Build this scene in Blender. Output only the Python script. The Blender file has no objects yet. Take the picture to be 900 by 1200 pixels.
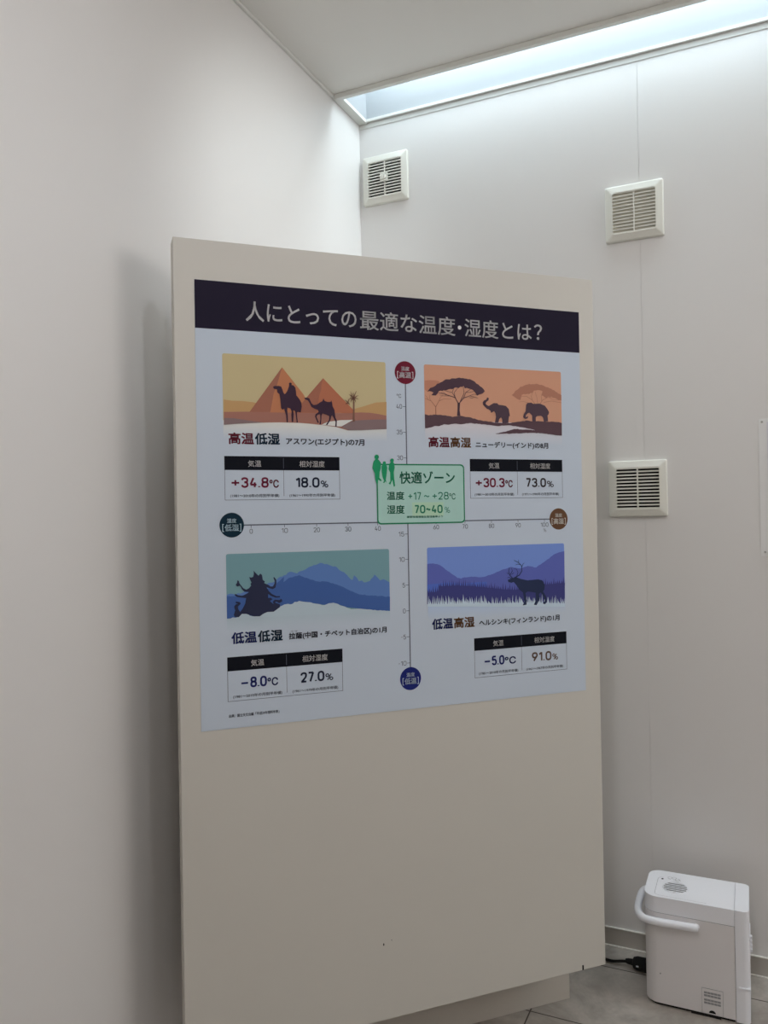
import bpy, bmesh, math, random
from mathutils import Vector, Matrix
from mathutils.geometry import tessellate_polygon

S = bpy.context.scene
COL = S.collection
R = math.radians

# ------------------------------------------------------------------ camera
F_PX = 921.53
YAW, PITCH, ROLL = R(25.0075), R(0.3886), R(-0.996)
fw = Vector((-math.sin(YAW) * math.cos(PITCH), math.cos(YAW) * math.cos(PITCH), math.sin(PITCH)))
rt = Vector((math.cos(YAW), math.sin(YAW), 0))
up = rt.cross(fw)
rt2 = rt * math.cos(ROLL) + up * math.sin(ROLL)
up2 = -rt * math.sin(ROLL) + up * math.cos(ROLL)
cd = bpy.data.cameras.new('camera')
cam = bpy.data.objects.new('camera', cd)
COL.objects.link(cam)
cam.matrix_world = Matrix(((rt2.x, up2.x, -fw.x, 1.3907), (rt2.y, up2.y, -fw.y, -2.8123),
                           (rt2.z, up2.z, -fw.z, 1.5), (0, 0, 0, 1)))
cd.sensor_fit = 'VERTICAL'; cd.sensor_height = 36.0; cd.lens = 36.0 * F_PX / 1200.0
cd.clip_start = 0.02
S.camera = cam

# ------------------------------------------------------------------ world, light, exposure
w = bpy.data.worlds.new('world'); S.world = w; w.use_nodes = True
w.node_tree.nodes['Background'].inputs[0].default_value = (0.5, 0.5, 0.5, 1)
w.node_tree.nodes['Background'].inputs[1].default_value = 0.05
S.view_settings.view_transform = 'Standard'
S.view_settings.look = 'None'
S.view_settings.gamma = 1.0
S.view_settings.use_curve_mapping = False
S.view_settings.exposure = 0.0
SLOT_POWER = 8.7                       # recessed light strip, cool white
SLOT_COLOR = (0.84, 0.985, 1.05)
DOWN_POWER = 265.0                     # two recessed downlights in front of the display panel
DOWN_COLOR = (0.92, 0.97, 1.05)
FILL_GLOBE_POWER = 37.0                     # globe pendant added behind the view as fill
FILL_GLOBE_COLOR = (1.0, 0.915, 0.85)
FILL_PANE_POWER = 5.0                       # glow of the added far-wall window, lifts the left wall
FILL_PANE_COLOR = (1.0, 0.945, 0.915)
FILL_SPOT_POWER = 30.0                      # spot added out of view to brighten the upper corner
FILL_SPOT_COLOR = (0.93, 0.99, 1.0)

HC = 3.079      # ceiling height
SW = 0.228      # width of the light slot
WH = 0.30       # height of the well above it
RX, RY = 4.2, -4.8   # far ends of the room

# ------------------------------------------------------------------ materials
def lin(c):
    c = c / 255.0
    return c / 12.92 if c <= 0.04045 else ((c + 0.055) / 1.055) ** 2.4

def mat(name, rgb, rough=0.5, noise=0.0, scale=8.0, bump=0.0, bscale=200.0, spec=0.5, metal=0.0):
    m = bpy.data.materials.new(name); m.use_nodes = True
    nt = m.node_tree; b = nt.nodes['Principled BSDF']
    b.inputs['Base Color'].default_value = (*rgb, 1)
    b.inputs['Roughness'].default_value = rough
    b.inputs['Metallic'].default_value = metal
    b.inputs['Specular IOR Level'].default_value = spec
    tc = nt.nodes.new('ShaderNodeTexCoord')
    if noise:
        n = nt.nodes.new('ShaderNodeTexNoise'); n.inputs['Scale'].default_value = scale
        n.inputs['Detail'].default_value = 6
        r = nt.nodes.new('ShaderNodeMapRange')
        r.inputs[3].default_value = 1 - noise; r.inputs[4].default_value = 1 + noise
        mx = nt.nodes.new('ShaderNodeVectorMath'); mx.operation = 'SCALE'
        mx.inputs[0].default_value = rgb
        nt.links.new(tc.outputs['Object'], n.inputs['Vector'])
        nt.links.new(n.outputs['Fac'], r.inputs[0]); nt.links.new(r.outputs[0], mx.inputs['Scale'])
        nt.links.new(mx.outputs[0], b.inputs['Base Color'])
    if bump:
        n2 = nt.nodes.new('ShaderNodeTexNoise'); n2.inputs['Scale'].default_value = bscale
        bp = nt.nodes.new('ShaderNodeBump'); bp.inputs['Strength'].default_value = bump
        bp.inputs['Distance'].default_value = 0.001
        nt.links.new(tc.outputs['Object'], n2.inputs['Vector'])
        nt.links.new(n2.outputs['Fac'], bp.inputs['Height']); nt.links.new(bp.outputs[0], b.inputs['Normal'])
    return m

def emit(name, rgb, power):
    m = bpy.data.materials.new(name); m.use_nodes = True
    b = m.node_tree.nodes['Principled BSDF']
    b.inputs['Base Color'].default_value = (0.8, 0.8, 0.8, 1)
    b.inputs['Emission Color'].default_value = (*rgb, 1)
    b.inputs['Emission Strength'].default_value = power
    return m

BOARD_RGB = (0.64, 0.618, 0.565)
BOARD_SEEN = (156, 150, 140)
_inks = {}
def ink(r, g, b):
    """pigment whose reflectance, next to the cream board's, gives this printed tone"""
    k = (r, g, b)
    if k not in _inks:
        rgb = tuple(min(0.85, lin(k[i]) / lin(BOARD_SEEN[i]) * BOARD_RGB[i]) for i in range(3))
        _inks[k] = mat('print_ink', rgb, 0.75, spec=0.08)
    return _inks[k]

def ink_blend(c0, c1, z0, z1):
    """printed tint that runs from c0 (at local height z0) into c1 (at z1)"""
    m = mat('print_tint', (1, 1, 1), 0.75, spec=0.08)
    nt = m.node_tree; b = nt.nodes['Principled BSDF']
    tc = nt.nodes.new('ShaderNodeTexCoord'); sx = nt.nodes.new('ShaderNodeSeparateXYZ')
    mr = nt.nodes.new('ShaderNodeMapRange'); mr.inputs[1].default_value = z0; mr.inputs[2].default_value = z1
    cr = nt.nodes.new('ShaderNodeValToRGB')
    f = lambda k: (*[min(0.85, lin(k[i]) / lin(BOARD_SEEN[i]) * BOARD_RGB[i]) for i in range(3)], 1)
    cr.color_ramp.elements[0].color = f(c0); cr.color_ramp.elements[1].color = f(c1)
    nt.links.new(tc.outputs['Object'], sx.inputs[0]); nt.links.new(sx.outputs[2], mr.inputs[0])
    nt.links.new(mr.outputs[0], cr.inputs[0]); nt.links.new(cr.outputs[0], b.inputs['Base Color'])
    return m

M_WALL = mat('satin_wall_panel', (0.80, 0.785, 0.77), 0.42, 0.012, 1.5, 0.05, 120)
M_CEIL = mat('ceiling_board', (0.85, 0.835, 0.80), 0.8, 0.01, 2)
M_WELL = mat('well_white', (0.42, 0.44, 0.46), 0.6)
M_TRIM = mat('trim_white', (0.78, 0.78, 0.74), 0.4)
M_BASE = mat('baseboard_vinyl', (0.50, 0.47, 0.43), 0.5, 0.03, 20)
M_BASEL = mat('baseboard_bead_lit_edge', (0.82, 0.79, 0.74), 0.35)
M_BOARD = mat('cream_laminate', BOARD_RGB, 0.5, 0.008, 3, 0.03, 250, spec=0.35)
M_PLINTH = mat('plinth_laminate', (0.62, 0.58, 0.52), 0.5, 0.01, 3, spec=0.35)
M_VENT = mat('ivory_plastic', (0.80, 0.79, 0.72), 0.35, 0.01, 10)
M_SHUT = mat('beige_shutter', (0.60, 0.57, 0.48), 0.5, 0.02, 30)
M_DARK = mat('dark_duct', (0.010, 0.009, 0.008), 0.9, 0.1, 20, spec=0.1)
M_COOL = mat('white_plastic', (0.92, 0.93, 0.98), 0.38, 0.006, 10, 0.03, 600)
M_COOLB = mat('white_plastic_body', (0.80, 0.775, 0.78), 0.45, 0.006, 10, 0.03, 600)
M_GREY = mat('grey_plastic', (0.33, 0.33, 0.34), 0.45, 0.02, 40)
M_DGREY = mat('dark_grey_plastic', (0.10, 0.10, 0.105), 0.5, 0.02, 40)
M_BLACK = mat('black_rubber', (0.010, 0.010, 0.010), 0.7, 0.1, 60, spec=0.2)
M_SEAM = mat('panel_seam', (0.42, 0.41, 0.39), 0.7, 0.05, 30)
M_FILM = mat('clear_sleeve', (0.85, 0.85, 0.84), 0.3, 0.01, 12)
M_PAPER = mat('paper', (0.73, 0.72, 0.78), 0.6, 0.03, 9)
M_STEEL = mat('pin_steel', (0.45, 0.44, 0.42), 0.35, 0.02, 50, metal=0.7)
M_SLOT = emit('light_strip_diffuser', SLOT_COLOR, SLOT_POWER)
M_LENS = emit('downlight_lens', DOWN_COLOR, DOWN_POWER)
M_FILL_SPOT = emit('fill_spot_lens', FILL_SPOT_COLOR, 6.0)
M_FILL_GLOBE = emit('fill_opal_globe', FILL_GLOBE_COLOR, FILL_GLOBE_POWER)
M_FILL_PANE = emit('fill_frosted_pane', FILL_PANE_COLOR, FILL_PANE_POWER)

def floor_material():
    m = mat('concrete_tile', (0.3, 0.28, 0.26), 0.5, spec=0.4)
    nt = m.node_tree; b = nt.nodes['Principled BSDF']
    tc = nt.nodes.new('ShaderNodeTexCoord')
    mp = nt.nodes.new('ShaderNodeMapping')
    mp.inputs['Location'].default_value = (-0.758, 0.473, 0)
    br = nt.nodes.new('ShaderNodeTexBrick')
    br.offset = 0.0; br.squash = 1.0
    br.inputs['Scale'].default_value = 1.0
    br.inputs['Brick Width'].default_value = 0.66; br.inputs['Row Height'].default_value = 0.33
    br.inputs['Mortar Size'].default_value = 0.0022; br.inputs['Mortar Smooth'].default_value = 0.1
    br.inputs['Color1'].default_value = (0.95, 0.95, 0.95, 1); br.inputs['Color2'].default_value = (1.05, 1.05, 1.05, 1)
    br.inputs['Mortar'].default_value = (0.16, 0.14, 0.13, 1)
    nt.links.new(tc.outputs['Object'], mp.inputs[0]); nt.links.new(mp.outputs[0], br.inputs['Vector'])
    n1 = nt.nodes.new('ShaderNodeTexNoise'); n1.inputs['Scale'].default_value = 5.0; n1.inputs['Detail'].default_value = 8
    n1.inputs['Roughness'].default_value = 0.62; n1.inputs['Distortion'].default_value = 0.8
    n2 = nt.nodes.new('ShaderNodeTexNoise'); n2.inputs['Scale'].default_value = 60.0; n2.inputs['Detail'].default_value = 4
    nt.links.new(tc.outputs['Object'], n1.inputs['Vector']); nt.links.new(tc.outputs['Object'], n2.inputs['Vector'])
    cr = nt.nodes.new('ShaderNodeValToRGB')
    e = cr.color_ramp.elements
    e[0].position = 0.30; e[0].color = (0.265, 0.235, 0.205, 1)
    e[1].position = 0.72; e[1].color = (0.56, 0.515, 0.465, 1)
    nt.links.new(n1.outputs['Fac'], cr.inputs[0])
    mr = nt.nodes.new('ShaderNodeMapRange'); mr.inputs[3].default_value = 0.88; mr.inputs[4].default_value = 1.12
    nt.links.new(n2.outputs['Fac'], mr.inputs[0])
    s = nt.nodes.new('ShaderNodeVectorMath'); s.operation = 'SCALE'
    nt.links.new(cr.outputs[0], s.inputs[0]); nt.links.new(mr.outputs[0], s.inputs['Scale'])
    mu = nt.nodes.new('ShaderNodeVectorMath'); mu.operation = 'MULTIPLY'
    nt.links.new(s.outputs[0], mu.inputs[0]); nt.links.new(br.outputs['Color'], mu.inputs[1])
    nt.links.new(mu.outputs[0], b.inputs['Base Color'])
    return m
M_FLOOR = floor_material()

# ------------------------------------------------------------------ mesh helpers
def box(bm, x0, x1, y0, y1, z0, z1, bev=0.0, seg=2):
    vs = [bm.verts.new((x, y, z)) for x in (x0, x1) for y in (y0, y1) for z in (z0, z1)]
    fs = [(0, 1, 3, 2), (4, 6, 7, 5), (0, 4, 5, 1), (2, 3, 7, 6), (0, 2, 6, 4), (1, 5, 7, 3)]
    faces = [bm.faces.new([vs[i] for i in f]) for f in fs]
    if bev:
        es = list({e for f in faces for e in f.edges})
        bmesh.ops.bevel(bm, geom=es, offset=bev, segments=seg, affect='EDGES', profile=0.5)
    return faces

def prism(bm, pts, z0, z1, bev_top=0.0, seg=4, keep=None):
    """upright prism over a footprint (counter-clockwise), its top rim rounded"""
    n = len(pts)
    lo = [bm.verts.new((x, y, z0)) for x, y in pts]; hi = [bm.verts.new((x, y, z1)) for x, y in pts]
    bm.faces.new(lo[::-1]); top = bm.faces.new(hi)
    for i in range(n):
        j = (i + 1) % n
        bm.faces.new((lo[i], lo[j], hi[j], hi[i]))
    if bev_top:
        bmesh.ops.bevel(bm, geom=[e for e in top.edges if keep is None or keep((e.verts[0].co + e.verts[1].co) / 2)], offset=bev_top, segments=seg, affect='EDGES', profile=0.5)

def tube(bm, path, rad, n=12, cap=True):
    """round bar along a path; rad is one radius or one per point"""
    P = [Vector(p) for p in path]
    rads = rad if isinstance(rad, (list, tuple)) else [rad] * len(P)
    rings = []
    ref = Vector((0, 0, 1))
    for i, p in enumerate(P):
        t = (P[min(i + 1, len(P) - 1)] - P[max(i - 1, 0)]).normalized()
        a = ref if abs(t.dot(ref)) < 0.95 else Vector((1, 0, 0))
        u = t.cross(a).normalized(); v = u.cross(t).normalized()
        rings.append([bm.verts.new(p + (u * math.cos(k * 2 * math.pi / n) + v * math.sin(k * 2 * math.pi / n)) * rads[i]) for k in range(n)])
    for a, b in zip(rings, rings[1:]):
        for k in range(n):
            bm.faces.new((a[k], a[(k + 1) % n], b[(k + 1) % n], b[k]))
    if cap:
        bm.faces.new(rings[0][::-1]); bm.faces.new(rings[-1])

def smooth_path(pts, k=8):
    P = [Vector(p) for p in pts]; P = [P[0] * 2 - P[1]] + P + [P[-1] * 2 - P[-2]]
    out = []
    for i in range(1, len(P) - 2):
        for s in range(k):
            t = s / k
            a, b, c, d = P[i - 1:i + 3]
            out.append(0.5 * ((2 * b) + (c - a) * t + (2 * a - 5 * b + 4 * c - d) * t * t + (3 * b - a - 3 * c + d) * t ** 3))
    out.append(P[-2]); return out

def lathe_y(bm, prof, cx, cz, n=24):
    """turned shape about an axis along y: prof = [(radius, y)]"""
    rings = []
    for r, y in prof:
        rings.append([bm.verts.new((cx + r * math.cos(2 * math.pi * k / n), y, cz + r * math.sin(2 * math.pi * k / n))) for k in range(n)])
    for a, b in zip(rings, rings[1:]):
        for k in range(n):
            bm.faces.new((a[k], a[(k + 1) % n], b[(k + 1) % n], b[k]))
    bm.faces.new(rings[0]); bm.faces.new(rings[-1][::-1])

def obj(name, bm, m, parent=None, smooth=False):
    bmesh.ops.recalc_face_normals(bm, faces=bm.faces)
    me = bpy.data.meshes.new(name); bm.to_mesh(me); bm.free()
    for k in (m if isinstance(m, (list, tuple)) else [m]):
        me.materials.append(k)
    if smooth:
        for p in me.polygons: p.use_smooth = True
        me.set_sharp_from_angle(angle=R(40))
    o = bpy.data.objects.new(name, me); COL.objects.link(o)
    if parent is not None: o.parent = parent
    return o

def tag(o, label, cat, group=None):
    o['label'] = label; o['category'] = cat
    if group: o['group'] = group
    return o

def thing(name, label, cat, loc, rz=0.0, group=None):
    o = bpy.data.objects.new(name, None); COL.objects.link(o)
    o.empty_display_size = 0.05; o.location = loc; o.rotation_euler = (0, 0, rz)
    return tag(o, label, cat, group)

def struct(name, bm, m):
    o = obj(name, bm, m); o['kind'] = 'structure'; return o

B = bmesh.new

# ------------------------------------------------------------------ the room
bm = B(); box(bm, -0.1, RX + 0.1, RY - 0.1, 0.1, -0.05, 0); struct('floor', bm, M_FLOOR)
bm = B(); box(bm, -0.08, 0, RY, 0.06, 0, HC + WH + 0.1); struct('wall_left', bm, M_WALL)
bm = B()
box(bm, 0, 1.0641, 0, 0.02, 0, HC + WH + 0.1); box(bm, 1.0659, RX, 0, 0.02, 0, HC + WH + 0.1)      # two panels meeting in a fine joint
box(bm, 1.0636, 1.0664, 0.0014, 0.019, 0, HC + WH + 0.1); box(bm, 0, RX, 0.021, 0.06, 0, HC + WH + 0.1)
struct('wall_right', bm, M_WALL)
bm = B(); box(bm, RX, RX + 0.08, RY, 0.06, 0, HC + WH + 0.1); struct('wall_far', bm, M_WALL)
bm = B(); box(bm, -0.08, RX + 0.08, RY - 0.08, RY, 0, HC + WH + 0.1); struct('wall_back', bm, M_WALL)
bm = B(); box(bm, 0, RX, RY, -SW, HC, HC + 0.012); struct('ceiling', bm, M_CEIL)
# light well above the slot: near side, left end and lid
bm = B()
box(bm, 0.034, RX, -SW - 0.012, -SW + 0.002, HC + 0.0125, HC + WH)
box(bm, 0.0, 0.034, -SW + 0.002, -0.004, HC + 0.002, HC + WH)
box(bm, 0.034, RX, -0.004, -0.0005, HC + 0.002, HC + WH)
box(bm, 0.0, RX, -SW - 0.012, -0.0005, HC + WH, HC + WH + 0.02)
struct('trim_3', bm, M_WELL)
# frame of the slot: lip on the ceiling side, flange along the left wall, flange along the right wall
bm = B()
box(bm, 0.012, RX, -SW - 0.006, -SW + 0.013, HC - 0.018, HC - 0.0002, 0.0015)
box(bm, 0.0005, 0.036, -SW + 0.0135, -0.0005, HC - 0.012, HC + 0.0015, 0.0015)
box(bm, 0.0365, RX, -0.013, -0.004, HC - 0.010, HC + 0.0015, 0.0015)
box(bm, 0.0365, RX, -0.0035, -0.0005, HC - 0.002, HC + 0.0015)
box(bm, 0.0005, RX, -0.0028, -0.0004, HC - 0.030, HC - 0.0145, 0.0006)
struct('trim_2', bm, M_TRIM)
bm = B(); box(bm, 0.0005, 0.011, RY, -SW - 0.0065, HC - 0.010, HC - 0.0005, 0.002); struct('trim_1', bm, M_TRIM)
bm = B(); box(bm, 0.0005, 0.008, -SW - 0.006, -SW + 0.013, HC - 0.010, HC - 0.0005, 0.002); struct('trim_4', bm, M_TRIM)
# baseboards: vinyl skirting, floor bead, top strip whose paler colour stands for caught light
for nm, sx in (('right', 1), ('left', 0)):
    bm = B(); 
    fb = []
    def bb(a0, a1, d0, d1, z0, z1, bev, mi):
        k = len(bm.faces)
        if sx: box(bm, a0, a1, -d1, -d0, z0, z1, bev)
        else: box(bm, d0, d1, -a1, -a0, z0, z1, bev)
        bm.faces.ensure_lookup_table()
        for f in bm.faces[k:]: f.material_index = mi
    L = RX if sx else -RY
    bb(0.012, L, 0.0005, 0.006, 0.0, 0.0605, 0.0, 0)
    bb(0.012, L, 0.0005, 0.0085, 0.0605, 0.0645, 0.001, 1)
    bb(0.012, L, 0.006, 0.012, 0.0, 0.0045, 0.0015, 1)
    struct('baseboard_' + nm, bm, [M_BASE, M_BASEL])

# the light strip itself, up inside the well
lt = thing('ceiling_light_strip', 'long recessed cool white light strip glowing in the ceiling slot over the vents', 'ceiling light', (RX / 2, -0.115, HC + WH))
bm = B(); box(bm, 0.05 - RX / 2, RX / 2 - 0.02, -0.095, 0.095, -0.030, -0.0005, 0.002); obj('housing', bm, M_TRIM, lt)
bm = B(); box(bm, 0.06 - RX / 2, RX / 2 - 0.03, -0.088, 0.088, -0.036, -0.0305); obj('diffuser', bm, M_SLOT, lt)
# two ceiling downlights before the display panel; the spot is added fill light
for (x, y), where in (((1.12, -1.75), 'nearer the display panel'), ((1.10, -2.2), 'farther from the display panel')):
    d = thing('downlight', 'small round white ceiling downlight, the one ' + where, 'ceiling light', (x, y, HC), 0, 'ceiling downlights')
    bm = B(); n = 32
    prof = [(0.055, -0.0005), (0.055, -0.004), (0.050, -0.007), (0.042, -0.007), (0.040, -0.003), (0.040, -0.0005)]
    rings = [[bm.verts.new((r * math.cos(2 * math.pi * i / n), r * math.sin(2 * math.pi * i / n), z)) for i in range(n)] for r, z in prof]
    for a, b in zip(rings, rings[1:]):
        for i in range(n): bm.faces.new((a[i], a[(i + 1) % n], b[(i + 1) % n], b[i]))
    obj('rim', bm, M_TRIM, d, True)
    bm = B(); tube(bm, [(0, 0, -0.0008), (0, 0, -0.0030)], 0.0395, 32); obj('lens', bm, M_LENS, d)
sp = thing('fill_spot', 'unseen white ceiling spot added as fill light for the room corner', 'fill_spot', (1.35, -0.85, HC))
aim = (Vector((0, -0.55, 2.38)) - Vector((1.35, -0.85, 2.9))).normalized()
hc = Vector((0, 0, -0.17))
bm = B(); tube(bm, [(0, 0, -0.0005), (0, 0, -0.025)], 0.05, 20); obj('ceiling_mount', bm, M_TRIM, sp, True)
bm = B(); tube(bm, [(0, 0, -0.024), hc - aim * 0.06 + Vector((0, 0, 0.02))], 0.008, 10); obj('stem', bm, M_TRIM, sp)
bm = B(); tube(bm, [hc - aim * 0.10, hc - aim * 0.095, hc + aim * 0.004], [0.03, 0.038, 0.038], 24); hd_ = obj('lamp_head', bm, M_TRIM, sp, True)
bm = B(); tube(bm, [hc + aim * 0.0045, hc + aim * 0.0055], 0.033, 24); obj('lamp_lens', bm, M_FILL_SPOT, hd_)
ld = bpy.data.lights.new('fill_beam', 'SPOT'); ld.energy = FILL_SPOT_POWER; ld.color = FILL_SPOT_COLOR
ld.spot_size = R(62); ld.spot_blend = 1.0; ld.shadow_soft_size = 0.03
lo = bpy.data.objects.new('fill_beam', ld); COL.objects.link(lo); lo.parent = hd_
lo.location = hc + aim * 0.045; lo.rotation_euler = aim.to_track_quat('-Z', 'Y').to_euler()
gp = thing('fill_pendant', 'unseen round opal globe pendant added as fill light', 'fill light', (1.15, -3.4, HC))  # pendant added out of view to lift the room's general light
bm = B(); tube(bm, [(0, 0, -0.0005), (0, 0, -0.02)], [0.05, 0.045], 20); obj('ceiling_rose', bm, M_TRIM, gp)
bm = B(); tube(bm, [(0, 0, -0.018), (0, 0, -0.235)], 0.004, 8); obj('rod', bm, M_STEEL, gp)
bm = B(); bmesh.ops.create_uvsphere(bm, u_segments=24, v_segments=16, radius=0.1)
bmesh.ops.translate(bm, vec=(0, 0, -0.33), verts=bm.verts); obj('globe', bm, M_FILL_GLOBE, gp, True)
# high frosted window added in the unseen far wall as fill light
wy0, wy1, wz0, wz1 = -1.72, -0.28, 1.9, 2.9
bm = B()
for a in ((wy0 - 0.05, wy0, wz0 - 0.05, wz1 + 0.05), (wy1, wy1 + 0.05, wz0 - 0.05, wz1 + 0.05), (wy0, wy1, wz0 - 0.05, wz0), (wy0, wy1, wz1, wz1 + 0.05), (-1.015, -0.985, wz0, wz1)):
    box(bm, RX - 0.03, RX - 0.0005, *a, 0.002)
wn = struct('fill_window_1', bm, M_TRIM)
bm = B(); box(bm, RX - 0.012, RX - 0.006, wy0 + 0.0005, wy1 - 0.0005, wz0 + 0.0005, wz1 - 0.0005); obj('fill_pane', bm, M_FILL_PANE, wn)

# ------------------------------------------------------------------ wall vents
def vent(x, z, label, backing, knob=False, size=0.1915, shut=False):
    v = thing('wall_vent', label, 'vent', (x, 0, z), 0, 'square louvred vents on the right wall')
    h = size / 2; a = h * 0.735
    bm = B()
    # stepped frame: thin wall flange, raised rim, inner lip
    def ring(o1, o2, y0, y1, bev, arch=0.0):
        for (x0, x1, z0, z1) in ((-o1, o1, o2, o1), (-o1, o1, -o1, -o2), (-o1, -o2, -o2, o2), (o2, o1, -o2, o2)):
            box(bm, x0, x1, y0, y1, z0, z1, 0)
    n = 4
    prof = [(h, -0.0005), (h, -0.012), (h - 0.0015, -0.0145), (h - 0.005, -0.0165), (a + 0.006, -0.0178), (a + 0.004, -0.0195), (a, -0.0195), (a, -0.0006)]
    rings = []
    for r, y in prof:
        q = []
        rc = 0.006 if r > a + 0.01 else 0.008
        for cx, cz, a0 in ((1, 1, 0), (-1, 1, 90), (-1, -1, 180), (1, -1, 270)):
            for s in range(n + 1):
                t = R(a0 + 90 * s / n)
                q.append(bm.verts.new((cx * (r - rc) + rc * math.cos(t), y, cz * (r - rc) + rc * math.sin(t))))
        rings.append(q)
    for p, q in zip(rings, rings[1:]):
        for i in range(len(p)):
            j = (i + 1) % len(p); bm.faces.new((p[i], p[j], q[j], q[i]))
    obj('frame', bm, M_VENT, v, True)
    bm = B(); yb = -0.0115 if shut else -0.004
    box(bm, -a + 0.0002, a - 0.0002, yb, -0.0008, -a + 0.0002, a - 0.0002); obj('backing', bm, backing, v)
    bm = B(); ns = 12; pitch = 2 * a / (ns + 0.35)
    for i in range(ns + 1):
        zc = -a + pitch * (i + 0.18)
        t = pitch * 0.40
        # slat: outer edge rounded, slightly tipped down
        y0, y1, dz = -0.0185, -0.010, 0.0016
        if shut: y1, dz, t = -0.0120, 0.0012, pitch * 0.30
        q = [(-a, y0, zc - t / 2), (-a, y0, zc + t / 2), (-a, y1, zc + t / 2 + dz), (-a, y1, zc - t / 2 + dz)]
        l = [bm.verts.new(p) for p in q]; r_ = [bm.verts.new((a, p[1], p[2])) for p in q]
        bm.faces.new(l); bm.faces.new(r_[::-1])
        for s in range(4): bm.faces.new((l[s], l[(s + 1) % 4], r_[(s + 1) % 4], r_[s]))
    box(bm, -0.0020, 0.0020, -0.0192, -0.010, -a, a, 0.0005)
    obj('grille', bm, [M_VENT], v)
    if knob:
        bm = B(); box(bm, -0.0165, 0.0165, -0.026, -0.021, -0.0165, 0.0165, 0.0015)
        kb = obj('knob_plate', bm, M_VENT, v)
        bm = B(); lathe_y(bm, [(0.011, -0.0255), (0.011, -0.031), (0.009, -0.034), (0.003, -0.035)], 0, 0)
        obj('knob', bm, M_VENT, kb, True)
    return v
vent(0.1143, 2.8304, 'square ivory wall vent with a round centre knob, high up beside the room corner', M_DARK, knob=True)
vent(1.0475, 2.5319, 'square ivory wall vent with its beige louvres closed, upper right, above the other', M_SHUT, shut=True)
vent(1.0422, 1.5838, 'square ivory wall vent with dark open slots, at mid height beside the display panel', M_DARK)

# ------------------------------------------------------------------ notice in a clear sleeve at the right edge
nt_ = thing('wall_notice', 'pale paper notice in a clear sleeve pinned to the right wall', 'notice', (1.590, 0, 1.353))
bm = B(); box(bm, -0.172, 0.172, -0.0016, -0.0004, 0, 0.4434, 0.0004, 1); obj('sleeve', bm, M_FILM, nt_)
bm = B(); box(bm, -0.148, 0.150, -0.0022, -0.0017, 0.012, 0.432); obj('sheet', bm, M_PAPER, nt_)
for px_, pz_ in ((-0.162, 0.433), (0.162, 0.433), (-0.160, 0.014), (0.162, 0.014)):
    bm = B(); lathe_y(bm, [(0.0035, -0.0016), (0.0035, -0.005), (0.0025, -0.0065)], px_, pz_, 12); obj('pin', bm, M_STEEL, nt_, True)

# ------------------------------------------------------------------ display panel standing across the corner
PA = R(45.2008); PD = 1.046
N2 = Vector((math.sin(PA), -math.cos(PA), 0)); T2 = Vector((math.cos(PA), math.sin(PA), 0))
org = N2 * PD                                   # local x runs along the board, local -y faces the room
dp = thing('display_panel', 'tall cream free-standing display panel across the corner, carrying the poster', 'display panel', org, PA)
SL, SR, PB, PT = -0.8325, 0.3474, 0.201, 2.1776
bm = B(); box(bm, SL, SR, 0, 0.056, PB, PT, 0.0012, 2); board = obj('board', bm, M_BOARD, dp)
bm = B(); box(bm, -0.60, 0.3448, 0.1844, 0.40, 0, 1.9, 0.001); obj('plinth', bm, M_PLINTH, dp)
bm = B(); box(bm, -0.45, 0.20, 0.056, 0.1844, 0.45, 1.8); obj('back_frame', bm, M_PLINTH, dp)
bm = B(); box(bm, 0.2690, 0.2735, -0.0006, 0.004, 0.2015, 0.2150); obj('edge_notch', bm, M_DARK, board)
for u_, v_, s_ in ((0.454, 1.684, 0.0025), (0.476, 1.677, 0.0012)):
    bm = B(); bmesh.ops.create_uvsphere(bm, u_segments=8, v_segments=6, radius=s_)
    bmesh.ops.scale(bm, vec=(0.7, 0.15, 1.4), verts=bm.verts)
    bmesh.ops.translate(bm, vec=(-0.7839 + u_, 0, 2.0795 - v_), verts=bm.verts); obj('scuff_mark', bm, M_DARK, board)

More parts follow.
